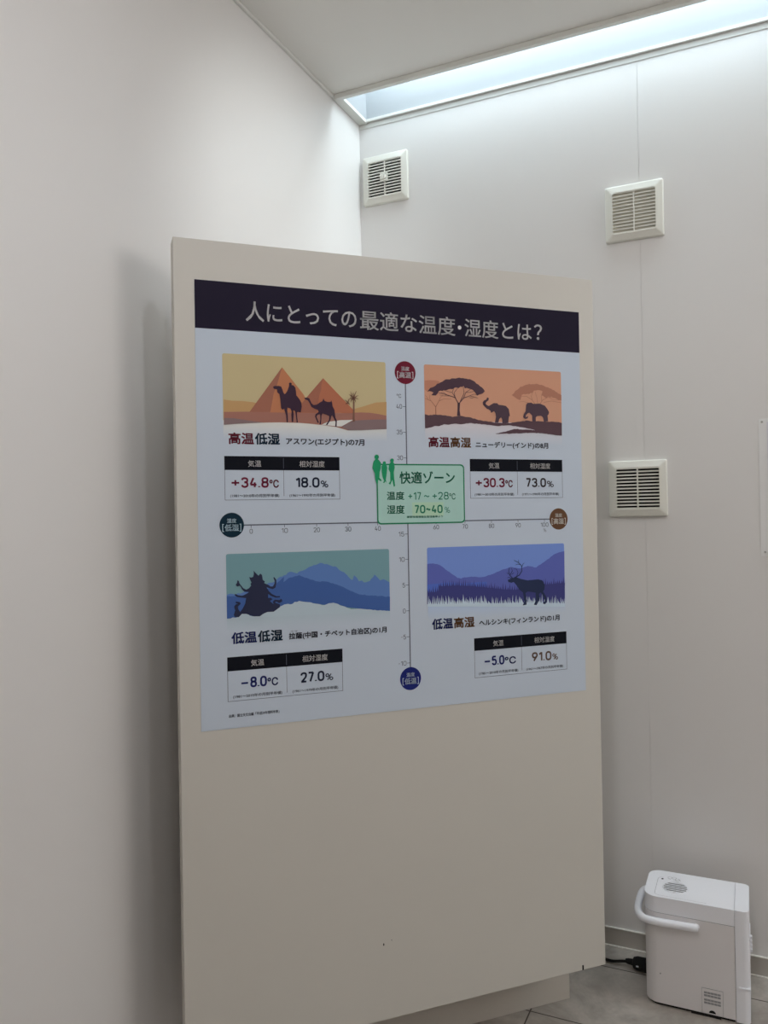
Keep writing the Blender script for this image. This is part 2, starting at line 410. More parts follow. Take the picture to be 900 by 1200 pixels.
# ------------------------------------------------------------------ poster
ART={
'pyr_hill_l':[[65.9,287.1],[85.4,289.2],[110.8,289.0],[136.3,290.9],[148.0,293.6],[147.7,315.8],[65.4,318.3]],
'pyr_hill_r':[[392.2,301.1],[417.7,293.8],[458.0,280.8],[487.0,278.5],[486.3,316.7],[391.8,319.3]],
'pyr_ground':[[65.5,317.1],[119.6,314.8],[180.8,313.7],[262.8,311.2],[268.0,312.3],[361.2,311.4],[417.5,307.8],[440.3,308.0],[463.2,310.5],[486.3,314.5],[485.7,349.4],[445.2,351.7],[416.7,353.7],[380.0,355.0],[349.4,347.1],[313.6,343.2],[278.3,340.4],[251.4,339.0],[201.8,339.0],[154.3,340.9],[96.0,345.1],[65.0,348.2]],
'pyr1_dark':[[210.9,201.6],[201.2,234.0],[197.4,245.9],[188.7,267.5],[179.6,313.7],[127.8,315.2]],
'pyr1_light':[[210.9,201.6],[263.6,265.8],[268.6,274.1],[295.1,311.5],[303.2,313.1],[177.7,315.0],[179.6,313.7],[188.7,267.5],[197.4,245.9],[201.2,234.0]],
'pyr2_dark':[[316.3,223.9],[311.3,242.1],[311.1,252.7],[305.4,268.8],[297.8,312.7],[241.1,313.6],[272.7,274.0]],
'pyr2_light':[[316.3,223.9],[395.0,301.8],[400.5,310.2],[297.8,312.7],[305.4,268.8],[311.1,252.7],[311.3,242.1]],
'pyr_dune_l':[[65.2,331.6],[89.3,331.9],[119.3,335.7],[161.4,340.2],[154.3,340.9],[96.0,345.1],[65.0,348.2]],
'pyr_dune_r':[[394.5,329.4],[445.7,325.9],[486.1,324.3],[485.7,349.4],[445.2,351.7],[416.7,353.7],[382.8,354.9],[363.3,346.3]],
'pyr_patch':[[309.6,342.3],[327.5,334.4],[360.8,329.5],[394.5,327.8],[383.1,334.3],[361.9,346.1],[332.9,344.1]],
'pyr_sand':[[65.0,348.2],[96.0,345.1],[154.3,340.9],[201.8,339.0],[262.3,339.8],[278.3,340.4],[313.6,343.2],[349.4,347.1],[380.0,355.0],[416.7,353.7],[445.2,351.7],[485.7,349.4]],
'palm_trunk':[[395.0,281.6],[399.0,281.5],[398.4,332.6],[393.3,332.7]],
'palm_fronds':[[[[396.9,273.5],[391.4,265.6],[388.8,255.0]],3.2,0.8],[[[396.9,273.5],[399.9,262.6],[404.9,253.0]],3.2,0.8],[[[396.9,273.5],[390.0,265.7],[383.8,263.2]],3.2,0.8],[[[396.9,273.5],[387.0,272.5],[383.6,278.0]],3.2,0.8],[[[396.9,273.5],[391.2,276.4],[388.3,283.2]],3.2,0.8],[[[396.9,273.5],[404.1,266.5],[409.8,265.0]],3.2,0.8],[[[396.9,273.5],[404.0,271.9],[410.1,274.4]],3.2,0.8],[[[396.9,273.5],[401.0,277.4],[402.4,282.7]],3.2,0.8],[[[396.9,273.5],[395.7,262.8],[395.8,257.4]],3.2,0.8],[[[396.9,273.5],[396.8,278.9],[395.8,284.3]],3.2,0.8],[[[381.2,284.8],[377.1,279.6],[372.9,277.0]],3.2,0.8],[[[381.2,284.8],[382.7,278.0],[384.2,274.0]],3.2,0.8],[[[381.2,284.8],[384.0,286.0],[386.2,290.0]],3.2,0.8],[[[381.2,284.8],[377.0,285.5],[374.1,289.0]],3.2,0.8]],
'camel_rider':[[187.1,251.1],[191.4,249.0],[201.0,248.6],[207.6,249.7],[210.9,257.2],[213.2,264.7],[216.2,268.8],[220.4,264.4],[223.6,259.0],[226.2,251.8],[227.9,246.5],[227.6,240.4],[231.2,238.6],[234.8,240.8],[234.3,244.9],[239.6,246.1],[243.9,251.1],[245.4,260.6],[246.0,270.1],[253.6,279.3],[258.8,288.7],[259.4,298.2],[256.7,313.0],[249.4,311.6],[246.7,312.9],[247.0,322.4],[248.9,338.5],[245.8,339.1],[243.7,320.1],[242.8,311.8],[239.7,308.3],[237.5,308.4],[238.4,317.9],[236.8,337.4],[233.2,337.5],[232.3,320.4],[233.1,310.9],[230.1,303.9],[222.9,301.7],[222.1,308.9],[223.3,320.7],[223.5,338.4],[220.1,338.5],[219.0,320.8],[215.5,309.1],[214.4,304.8],[210.0,307.3],[206.7,303.4],[205.2,281.0],[203.0,268.8],[197.8,264.8],[197.2,257.3],[188.9,255.7]],
'camel':[[265.9,276.1],[272.7,274.8],[279.4,276.4],[282.0,282.9],[285.1,289.4],[290.5,293.1],[298.7,291.8],[306.4,286.0],[313.6,282.3],[316.2,275.1],[319.1,281.6],[327.0,284.0],[334.5,283.7],[336.8,279.6],[339.1,286.2],[339.8,294.2],[344.6,303.3],[345.9,312.6],[347.1,323.2],[350.8,331.1],[349.7,346.6],[346.1,346.7],[347.2,333.9],[343.7,327.3],[339.9,319.4],[337.8,317.6],[335.5,321.4],[333.7,330.2],[325.2,342.9],[321.3,342.5],[329.8,329.5],[330.5,319.7],[322.4,316.0],[312.8,313.6],[310.5,318.9],[309.5,332.2],[308.5,341.8],[304.4,341.1],[307.0,329.6],[306.7,315.1],[300.4,317.1],[297.1,322.0],[300.2,329.8],[303.1,337.1],[300.3,338.3],[296.9,330.4],[293.3,322.1],[295.0,316.2],[303.3,309.9],[300.6,304.7],[292.5,302.3],[284.4,298.1],[279.2,287.7],[275.0,281.5],[268.5,279.7]],
'sav_hill':[[596.6,218.0],[607.8,216.0],[627.7,215.8],[638.9,218.0],[642.3,233.9],[604.7,248.0],[596.2,241.5]],
'tree_dark':[[603.5,246.4],[608.0,241.7],[612.4,236.3],[618.0,235.1],[623.6,232.4],[628.0,229.5],[632.5,224.7],[637.5,223.6],[642.6,220.5],[647.7,218.6],[652.7,214.7],[658.4,211.6],[664.1,211.4],[669.8,211.4],[675.5,208.4],[681.5,208.2],[687.4,208.3],[693.4,206.4],[698.5,205.3],[703.6,206.6],[708.7,206.0],[713.8,207.1],[718.9,207.1],[724.0,208.5],[729.1,207.9],[734.3,209.7],[739.4,211.8],[744.5,214.2],[749.7,219.4],[754.8,221.2],[760.5,226.1],[766.3,229.3],[770.5,233.1],[774.7,239.0],[769.7,244.1],[764.6,247.2],[758.0,248.5],[751.5,252.1],[748.4,248.3],[745.2,243.7],[738.9,237.4],[732.5,234.5],[726.1,234.0],[720.3,232.3],[714.5,233.8],[710.8,227.6],[705.6,230.2],[700.5,230.4],[695.4,234.1],[687.8,232.1],[682.6,233.9],[677.5,237.5],[671.1,237.2],[664.8,238.7],[658.5,241.3],[652.2,240.9],[647.2,243.3],[642.1,242.6],[637.1,244.4],[632.6,251.8],[628.1,256.2],[621.3,256.2],[614.5,256.0],[618.0,252.8],[621.6,248.5],[614.7,246.0],[609.1,245.3]],
'tree_dark_trunk':[[689.3,308.6],[691.1,294.3],[692.0,273.5],[699.2,273.2],[697.7,294.1],[699.5,308.3]],
'tree_dark_limbs':[[[[695.0,276.8],[684.7,259.9],[662.0,253.8],[634.5,248.0]],2.6,0.9],[[[695.0,276.8],[710.2,260.1],[728.3,253.6],[754.0,258.5]],2.6,0.7],[[[687.2,262.1],[676.1,246.4],[682.7,232.3]],1.8,1],[[[710.2,260.1],[716.9,244.8],[733.8,233.7]],1.8,1],[[[699.7,269.7],[711.7,247.3],[709.5,228.9]],1.8,1.2],[[[684.7,259.9],[682.4,246.1],[692.8,234.2]],1.6,1],[[[662.0,253.8],[649.6,247.4],[639.5,250.1]],1.2,0.8],[[[728.3,253.6],[741.3,248.5],[751.6,250.4]],1.2,0.8],[[[716.9,244.8],[728.4,244.3],[744.0,240.2]],1.3,0.8],[[[676.1,246.4],[664.7,244.5],[652.2,241.5]],1.3,0.8],[[[728.2,258.3],[735.9,260.3],[741.1,256.7]],1,0.6],[[[672.1,255.7],[651.9,256.5],[639.4,254.6]],1.2,0.7]],
'tree_dark_leaf':[[672.8,221.2],[677.9,218.6],[691.9,218.0],[693.0,223.8],[685.3,227.5],[677.7,226.0]],
'tree_pale':[[[[627.1,308.8],[627.1,284.8]],2.6,2.0],[[[627.0,287.1],[614.2,271.5],[596.5,265.3]],1.9,1.1],[[[627.0,287.1],[636.6,270.8],[651.7,264.5],[674.4,264.8]],1.8,0.8],[[[612.9,271.6],[609.4,262.6],[610.8,255.7]],1.2,0.8],[[[636.6,270.8],[642.3,259.1],[649.4,256.6]],1.2,0.8],[[[605.6,268.4],[600.8,260.6],[597.1,256.2]],1.1,0.7]],
'sav_ground':[[594.9,307.4],[600.5,308.5],[606.0,310.1],[611.0,308.9],[616.0,309.1],[620.9,307.6],[625.9,307.7],[630.9,308.0],[635.9,307.9],[640.9,307.7],[645.9,308.6],[650.9,308.8],[655.9,308.8],[660.9,310.1],[666.0,310.3],[671.0,311.0],[676.0,312.4],[682.0,311.0],[687.9,310.5],[693.9,308.7],[699.4,308.6],[705.0,309.3],[710.5,310.4],[716.0,311.4],[721.6,311.3],[727.1,311.7],[732.2,312.9],[737.4,315.1],[742.5,314.9],[747.6,317.0],[752.8,318.6],[758.0,318.7],[763.2,319.5],[768.4,321.1],[774.1,320.7],[779.7,321.3],[785.4,322.4],[791.1,321.6],[796.7,322.5],[802.4,322.6],[796.5,322.8],[790.6,322.3],[784.7,322.6],[778.8,322.5],[784.6,322.3],[790.4,322.8],[796.3,323.5],[802.1,324.7],[807.9,324.9],[813.4,324.7],[819.0,324.5],[824.5,324.8],[830.1,324.5],[835.6,324.2],[841.2,324.9],[846.8,324.7],[852.3,324.3],[858.3,322.8],[864.3,322.3],[870.3,321.1],[876.3,320.0],[881.3,319.9],[886.4,319.0],[891.4,317.6],[896.4,318.0],[901.5,315.9],[906.5,315.8],[911.5,316.4],[916.6,317.7],[921.6,318.1],[927.7,317.2],[933.9,317.5],[940.0,316.5],[946.1,316.9],[952.2,317.3],[958.4,317.7],[964.6,317.5],[970.7,317.6],[976.9,318.0],[983.1,317.0],[989.3,317.1],[995.5,317.6],[1001.8,317.7],[1008.0,317.7],[1013.0,319.1],[1017.9,320.2],[1017.8,325.3],[1017.7,331.0],[1017.6,336.3],[1017.5,340.7],[1017.4,346.1],[1017.3,350.3],[1017.2,356.1],[1011.5,356.0],[1005.7,355.5],[1000.0,355.6],[994.2,354.9],[988.5,354.0],[983.1,353.3],[977.7,353.0],[972.3,353.1],[967.0,351.6],[961.6,351.9],[956.2,351.1],[950.8,350.6],[945.4,350.8],[939.8,350.0],[934.2,351.0],[928.6,349.9],[923.0,350.0],[917.4,350.1],[911.8,350.2],[906.8,351.1],[901.8,350.2],[896.7,351.1],[891.7,351.5],[886.7,352.4],[881.7,352.6],[876.6,353.0],[871.6,352.3],[866.6,353.0],[861.4,353.1],[856.2,353.3],[851.0,354.4],[845.9,354.8],[840.7,353.7],[835.5,354.0],[830.3,354.4],[825.1,354.6],[820.0,355.3],[814.8,355.7],[809.6,355.5],[804.4,356.1],[809.6,354.0],[814.8,353.3],[819.9,351.8],[825.1,350.7],[831.0,349.4],[837.0,348.6],[842.9,346.4],[848.1,345.3],[853.4,343.5],[858.6,342.2],[863.9,340.6],[869.2,341.0],[874.4,340.1],[879.7,341.6],[885.0,341.5],[890.2,341.8],[895.5,341.8],[900.7,341.2],[906.0,341.5],[911.2,341.7],[916.3,341.5],[921.5,342.7],[926.6,342.1],[931.8,343.1],[926.1,341.3],[920.4,340.5],[914.7,339.3],[909.0,338.8],[903.6,337.8],[898.2,336.6],[892.8,335.8],[887.4,335.4],[882.0,335.2],[877.0,333.8],[872.1,333.5],[867.1,332.3],[862.1,332.9],[857.2,331.8],[852.2,330.9],[846.7,330.7],[841.1,331.2],[835.5,331.6],[830.0,332.0],[824.5,331.9],[818.9,333.4],[813.3,334.0],[807.8,333.5],[802.0,333.0],[796.1,332.6],[790.3,331.6],[784.4,331.2],[778.6,331.4],[778.6,330.9],[773.4,330.3],[768.2,329.8],[763.0,330.4],[757.8,329.0],[752.6,329.2],[747.4,328.1],[742.3,329.2],[737.1,328.2],[732.0,327.3],[726.8,327.5],[721.6,328.4],[716.5,328.4],[711.4,330.0],[706.2,330.8],[701.1,331.5],[696.0,331.3],[690.9,330.9],[685.8,330.2],[680.7,330.5],[675.6,331.3],[670.6,331.9],[665.5,333.4],[660.5,333.6],[655.4,332.9],[650.4,332.6],[645.4,335.0],[640.3,336.3],[635.3,338.5],[629.0,337.9],[622.8,338.1],[617.8,340.2],[612.8,342.0],[607.8,342.8],[601.3,344.4],[594.9,344.9]],
'sav_light':[[594.9,344.9],[607.8,342.8],[622.8,338.1],[635.3,338.5],[650.4,332.6],[665.5,333.4],[680.7,330.5],[706.2,330.8],[726.8,327.5],[752.6,329.2],[778.6,330.9],[778.6,331.4],[807.8,333.5],[852.2,330.9],[882.0,335.2],[909.0,338.8],[957.8,342.5],[1017.2,356.1]],
'tree_far':[[858.4,246.7],[866.0,240.4],[869.1,235.0],[876.7,230.7],[881.3,227.5],[885.9,222.4],[891.6,221.7],[897.2,218.9],[902.9,216.4],[908.6,215.4],[914.1,213.1],[919.6,214.5],[925.1,213.1],[930.6,213.4],[936.1,211.8],[942.2,212.5],[948.4,214.8],[954.5,214.3],[960.6,216.1],[965.5,218.7],[970.4,220.1],[975.3,220.7],[980.2,222.7],[985.1,224.2],[989.7,227.0],[994.4,227.7],[999.0,231.1],[1003.6,233.2],[1008.5,236.9],[1013.5,237.8],[1018.4,241.3],[1018.2,249.7],[1018.1,256.1],[1013.1,255.5],[1008.2,254.9],[1003.2,252.6],[997.0,249.9],[990.8,248.2],[985.6,246.2],[980.5,247.8],[975.3,246.1],[969.0,251.2],[964.5,249.6],[959.9,246.1],[953.8,243.7],[955.8,238.1],[957.7,232.8],[952.4,230.4],[947.1,229.6],[941.8,229.4],[935.7,230.8],[929.6,231.3],[923.3,238.2],[918.2,238.6],[913.2,241.8],[908.1,241.4],[902.0,242.8],[896.0,242.6],[889.9,244.7],[888.3,250.1],[886.7,254.1],[885.1,259.5],[879.6,258.6],[874.2,256.3],[868.7,252.7],[863.5,249.7]],
'tree_far_limbs':[[[[934.8,273.7],[922.9,258.1],[904.9,248.2],[886.8,248.8]],2,1],[[[944.0,273.4],[956.6,257.0],[975.3,248.3],[1009.5,249.7]],2,1],[[[922.9,258.1],[920.1,247.6],[926.5,234.1]],1.5,1],[[[953.5,259.7],[952.2,246.4],[957.1,232.9]],1.5,1],[[[910.6,266.5],[895.5,263.1],[880.4,264.9]],1,0.7],[[[959.5,263.6],[984.4,258.7],[1018.0,262.4]],1.2,1.4],[[[940.9,273.5],[938.3,252.3],[932.6,233.8]],1.4,1],[[[975.3,248.3],[990.6,255.8],[1012.5,255.0]],1,1]],
'elephant':[[781.4,255.9],[786.9,258.0],[784.7,264.4],[778.8,268.2],[776.1,272.9],[779.7,277.0],[786.2,279.6],[792.0,275.8],[801.7,270.8],[812.0,270.9],[816.3,275.0],[826.6,275.7],[839.0,277.4],[847.7,285.8],[850.4,300.2],[851.2,305.9],[848.5,305.0],[846.6,313.4],[845.7,324.5],[827.1,324.9],[826.4,314.0],[823.0,309.3],[817.6,314.2],[814.4,324.2],[803.8,324.5],[807.4,309.2],[806.1,298.3],[801.3,292.7],[795.3,297.1],[791.5,297.2],[791.6,292.7],[784.7,287.7],[780.8,287.3],[774.4,281.9],[768.7,276.7],[767.6,269.7],[771.6,264.9],[778.7,261.8]],
'elephant_feeding':[[902.9,272.6],[907.6,266.7],[919.7,265.7],[925.7,268.7],[947.2,267.4],[963.0,272.8],[972.1,283.2],[976.5,291.1],[974.2,297.9],[971.4,299.3],[972.6,316.5],[959.0,317.9],[956.2,305.7],[950.1,301.3],[937.2,303.0],[933.2,306.3],[932.9,318.3],[921.6,317.8],[921.1,301.3],[913.0,294.1],[906.9,295.9],[901.0,302.7],[902.4,307.9],[906.8,303.3],[908.6,305.1],[906.6,310.2],[899.0,312.3],[892.8,307.4],[894.8,298.3],[901.0,290.2]],
'him_far':[[65.2,761.0],[71.6,758.1],[77.9,758.4],[83.1,760.1],[88.2,760.0],[93.3,757.9],[98.5,759.2],[103.2,757.3],[107.9,755.3],[112.5,754.3],[117.2,753.0],[121.9,749.9],[127.1,746.7],[132.3,745.0],[137.5,747.2],[142.7,744.0],[147.8,744.1],[153.0,739.4],[158.2,739.9],[163.4,739.8],[168.6,736.2],[173.8,736.0],[178.6,735.8],[183.3,733.5],[188.1,729.6],[192.9,724.9],[197.8,722.3],[202.6,722.0],[207.4,719.2],[212.3,718.4],[217.1,713.2],[222.0,711.0],[227.6,711.2],[233.3,713.5],[238.9,715.3],[240.6,715.8],[245.3,711.7],[250.0,710.6],[254.7,709.6],[259.4,707.9],[264.1,705.9],[269.1,702.4],[274.0,700.1],[279.0,699.0],[284.4,696.5],[289.7,696.2],[295.1,694.2],[300.4,691.7],[305.8,692.5],[312.4,695.4],[318.9,695.3],[324.2,698.0],[329.6,700.3],[334.6,702.3],[339.6,701.7],[344.6,704.4],[349.6,710.6],[354.5,714.1],[359.5,716.5],[363.5,717.9],[367.5,722.0],[371.5,725.8],[375.9,731.2],[380.3,735.6],[384.7,739.1],[387.3,734.7],[389.9,726.5],[397.1,732.7],[400.1,737.5],[403.1,742.9],[411.1,740.9],[415.4,745.8],[421.2,746.3],[427.0,744.7],[432.8,743.0],[436.0,738.2],[439.2,735.4],[442.4,732.8],[445.6,727.1],[454.8,735.7],[461.0,743.1],[470.5,739.9],[486.7,749.0],[486.6,823.7],[419.1,815.1],[370.1,807.7],[334.0,794.1],[309.9,798.0],[251.0,786.3],[216.0,794.6],[192.8,805.7],[164.2,812.5],[135.9,817.0],[65.0,818.2]],
'him_near':[[65.2,764.4],[70.7,763.9],[76.3,764.7],[81.8,764.4],[87.3,765.0],[92.9,765.2],[98.4,765.0],[104.2,763.7],[110.0,763.2],[115.8,764.9],[121.6,763.8],[126.8,761.6],[132.0,759.9],[137.2,760.2],[142.4,757.3],[147.6,756.6],[152.8,754.1],[158.0,752.9],[163.2,750.1],[168.4,749.6],[173.6,747.7],[178.4,745.3],[183.2,741.2],[188.0,738.4],[192.8,734.5],[197.7,731.2],[202.5,726.1],[207.4,723.4],[206.4,730.2],[205.5,735.8],[209.9,733.4],[214.2,730.0],[218.6,726.7],[223.0,725.2],[228.8,724.9],[234.7,722.8],[240.5,722.2],[246.3,720.5],[251.0,723.3],[255.6,724.9],[260.3,727.3],[264.9,727.9],[269.6,730.1],[275.5,732.8],[281.4,733.9],[287.2,737.1],[293.1,738.0],[299.1,739.5],[305.0,738.2],[311.0,738.9],[316.9,739.7],[322.9,741.0],[327.9,744.0],[332.9,744.6],[337.9,746.9],[342.8,748.0],[347.8,750.4],[352.8,752.2],[357.8,754.4],[362.9,756.8],[367.9,759.8],[372.9,762.3],[378.0,765.5],[383.0,767.0],[387.9,769.4],[392.8,772.0],[397.6,773.9],[402.5,776.2],[407.4,777.0],[412.4,778.0],[417.4,777.4],[422.4,779.7],[427.4,780.6],[432.4,781.1],[437.4,780.9],[442.4,781.8],[447.4,781.3],[452.3,783.4],[457.3,783.4],[462.3,783.3],[467.3,783.4],[472.3,785.9],[477.3,786.8],[482.3,785.3],[487.3,786.9],[487.2,792.9],[487.1,797.2],[487.0,801.8],[486.9,807.4],[486.8,813.8],[486.7,819.3],[486.6,823.7],[481.4,821.9],[476.2,822.7],[471.0,820.6],[465.8,821.6],[460.6,820.0],[455.4,820.6],[450.3,820.2],[445.1,818.4],[439.9,818.9],[434.7,816.6],[429.5,815.4],[424.3,816.0],[419.1,815.1],[370.1,807.7],[334.0,794.1],[309.9,798.0],[251.0,786.3],[216.0,794.6],[192.8,805.7],[164.2,812.5],[135.9,817.0],[65.0,818.2]],
'him_snow':[[65.5,818.9],[72.3,818.8],[79.2,815.8],[86.1,817.1],[93.0,815.5],[97.1,809.9],[101.2,807.2],[109.3,807.2],[114.7,808.6],[120.1,813.8],[125.5,815.5],[131.7,816.7],[137.9,816.8],[144.1,816.7],[148.8,813.6],[153.6,812.1],[158.3,809.6],[163.1,806.8],[169.4,806.9],[175.8,805.4],[182.1,806.3],[186.1,802.7],[190.2,799.2],[194.2,796.2],[200.2,794.6],[206.2,791.6],[215.9,790.3],[223.1,792.1],[227.9,790.9],[232.8,786.5],[238.9,787.0],[245.0,784.7],[249.8,786.1],[254.7,787.2],[259.9,788.1],[265.2,788.7],[270.4,789.1],[275.7,790.2],[280.9,792.7],[286.2,793.9],[292.1,794.5],[298.0,795.9],[304.0,798.7],[309.9,798.6],[315.9,796.7],[321.9,794.6],[327.9,794.5],[334.0,794.1],[340.0,795.9],[345.9,797.8],[351.9,802.0],[357.9,803.7],[364.0,805.4],[370.0,808.9],[376.1,810.8],[382.2,814.2],[388.3,814.5],[393.4,815.2],[398.6,813.7],[403.7,816.1],[408.8,815.8],[414.0,815.8],[419.1,815.1],[424.3,817.3],[429.4,817.7],[434.6,818.7],[439.8,818.2],[444.9,821.1],[450.1,820.4],[455.3,822.5],[460.5,820.6],[465.7,823.1],[471.0,823.7],[476.2,823.5],[481.4,824.4],[486.6,824.9]],
'statue':[[131.9,704.6],[137.0,711.1],[143.4,717.4],[148.2,712.3],[152.4,716.4],[153.8,728.1],[158.9,731.8],[157.2,736.4],[166.6,740.4],[173.6,745.4],[178.8,745.2],[182.8,738.8],[183.3,732.2],[180.4,724.6],[181.6,721.8],[187.2,728.4],[187.8,736.6],[185.0,748.7],[178.3,751.9],[168.8,749.1],[162.9,746.8],[168.7,756.8],[175.7,763.7],[187.5,770.0],[196.1,769.9],[196.0,773.2],[185.0,773.6],[173.2,768.3],[166.7,763.3],[166.5,773.1],[173.2,773.0],[177.4,777.2],[170.7,780.8],[180.0,789.7],[177.7,783.5],[182.6,778.2],[194.5,779.7],[199.8,776.7],[202.1,783.2],[194.3,787.5],[186.1,783.0],[183.6,785.7],[195.5,790.6],[195.8,797.2],[188.1,802.4],[179.7,807.8],[164.3,807.6],[153.6,811.4],[145.3,817.2],[130.1,816.3],[111.6,809.2],[101.2,808.6],[93.5,816.2],[83.8,814.9],[81.6,810.2],[85.2,798.9],[82.6,790.0],[86.1,785.1],[92.4,783.6],[86.2,780.9],[87.9,777.8],[97.1,779.7],[98.8,783.9],[91.6,790.5],[92.6,797.0],[97.1,803.7],[103.7,795.3],[109.7,784.1],[112.2,770.8],[103.0,769.4],[90.3,766.9],[84.2,761.9],[85.9,759.3],[92.7,762.8],[103.1,764.7],[114.7,759.5],[119.0,756.3],[108.3,755.1],[102.9,749.0],[97.7,740.0],[90.8,741.5],[87.4,737.2],[90.4,733.4],[91.7,726.1],[94.9,728.3],[97.1,734.9],[105.7,746.4],[112.6,750.2],[119.6,747.0],[124.8,740.8],[123.3,736.1],[126.3,733.9],[122.3,726.0],[120.7,719.7],[125.8,721.3],[130.3,719.7],[132.0,713.2]],
'nor_mount':[[594.4,705.6],[600.1,704.6],[605.8,704.7],[611.6,704.6],[617.3,705.8],[623.1,706.7],[628.0,708.4],[633.0,710.7],[637.9,714.0],[642.1,716.9],[646.4,721.1],[650.6,723.9],[654.9,727.0],[659.1,729.0],[663.4,732.8],[667.6,735.8],[672.6,738.8],[677.6,742.0],[682.6,746.1],[687.7,746.5],[692.7,748.4],[697.9,746.2],[703.0,745.1],[708.1,745.7],[713.2,745.3],[718.4,745.0],[723.5,744.1],[728.7,745.3],[733.8,744.7],[739.0,745.5],[744.1,746.8],[749.3,747.1],[754.5,747.0],[759.7,746.6],[764.9,746.1],[770.1,744.7],[775.4,742.5],[780.6,742.2],[785.9,740.7],[791.2,739.3],[796.5,737.2],[801.8,734.7],[807.1,733.6],[812.4,731.7],[817.8,729.1],[823.1,728.1],[828.5,727.6],[833.8,726.2],[839.1,724.2],[844.5,722.8],[849.9,723.2],[855.2,725.3],[860.6,725.4],[866.0,726.9],[871.3,727.7],[876.7,727.8],[882.2,726.4],[887.6,724.7],[893.0,723.6],[898.5,722.0],[903.9,722.9],[909.4,723.4],[914.8,724.8],[920.3,726.9],[925.7,727.3],[930.3,723.8],[935.0,721.2],[939.6,719.7],[944.2,716.4],[948.9,714.3],[953.5,711.6],[958.3,708.6],[963.2,705.4],[968.0,703.8],[972.9,699.3],[977.7,696.8],[982.6,693.4],[987.4,691.1],[993.0,689.9],[998.7,687.8],[1004.3,686.8],[1011.3,685.5],[1018.4,684.8],[1017.0,825.3],[592.5,802.9]],
'nor_hill':[[593.4,759.9],[627.1,758.3],[657.1,756.9],[697.6,761.5],[738.7,760.5],[769.8,760.1],[769.0,798.3],[592.8,789.3]],
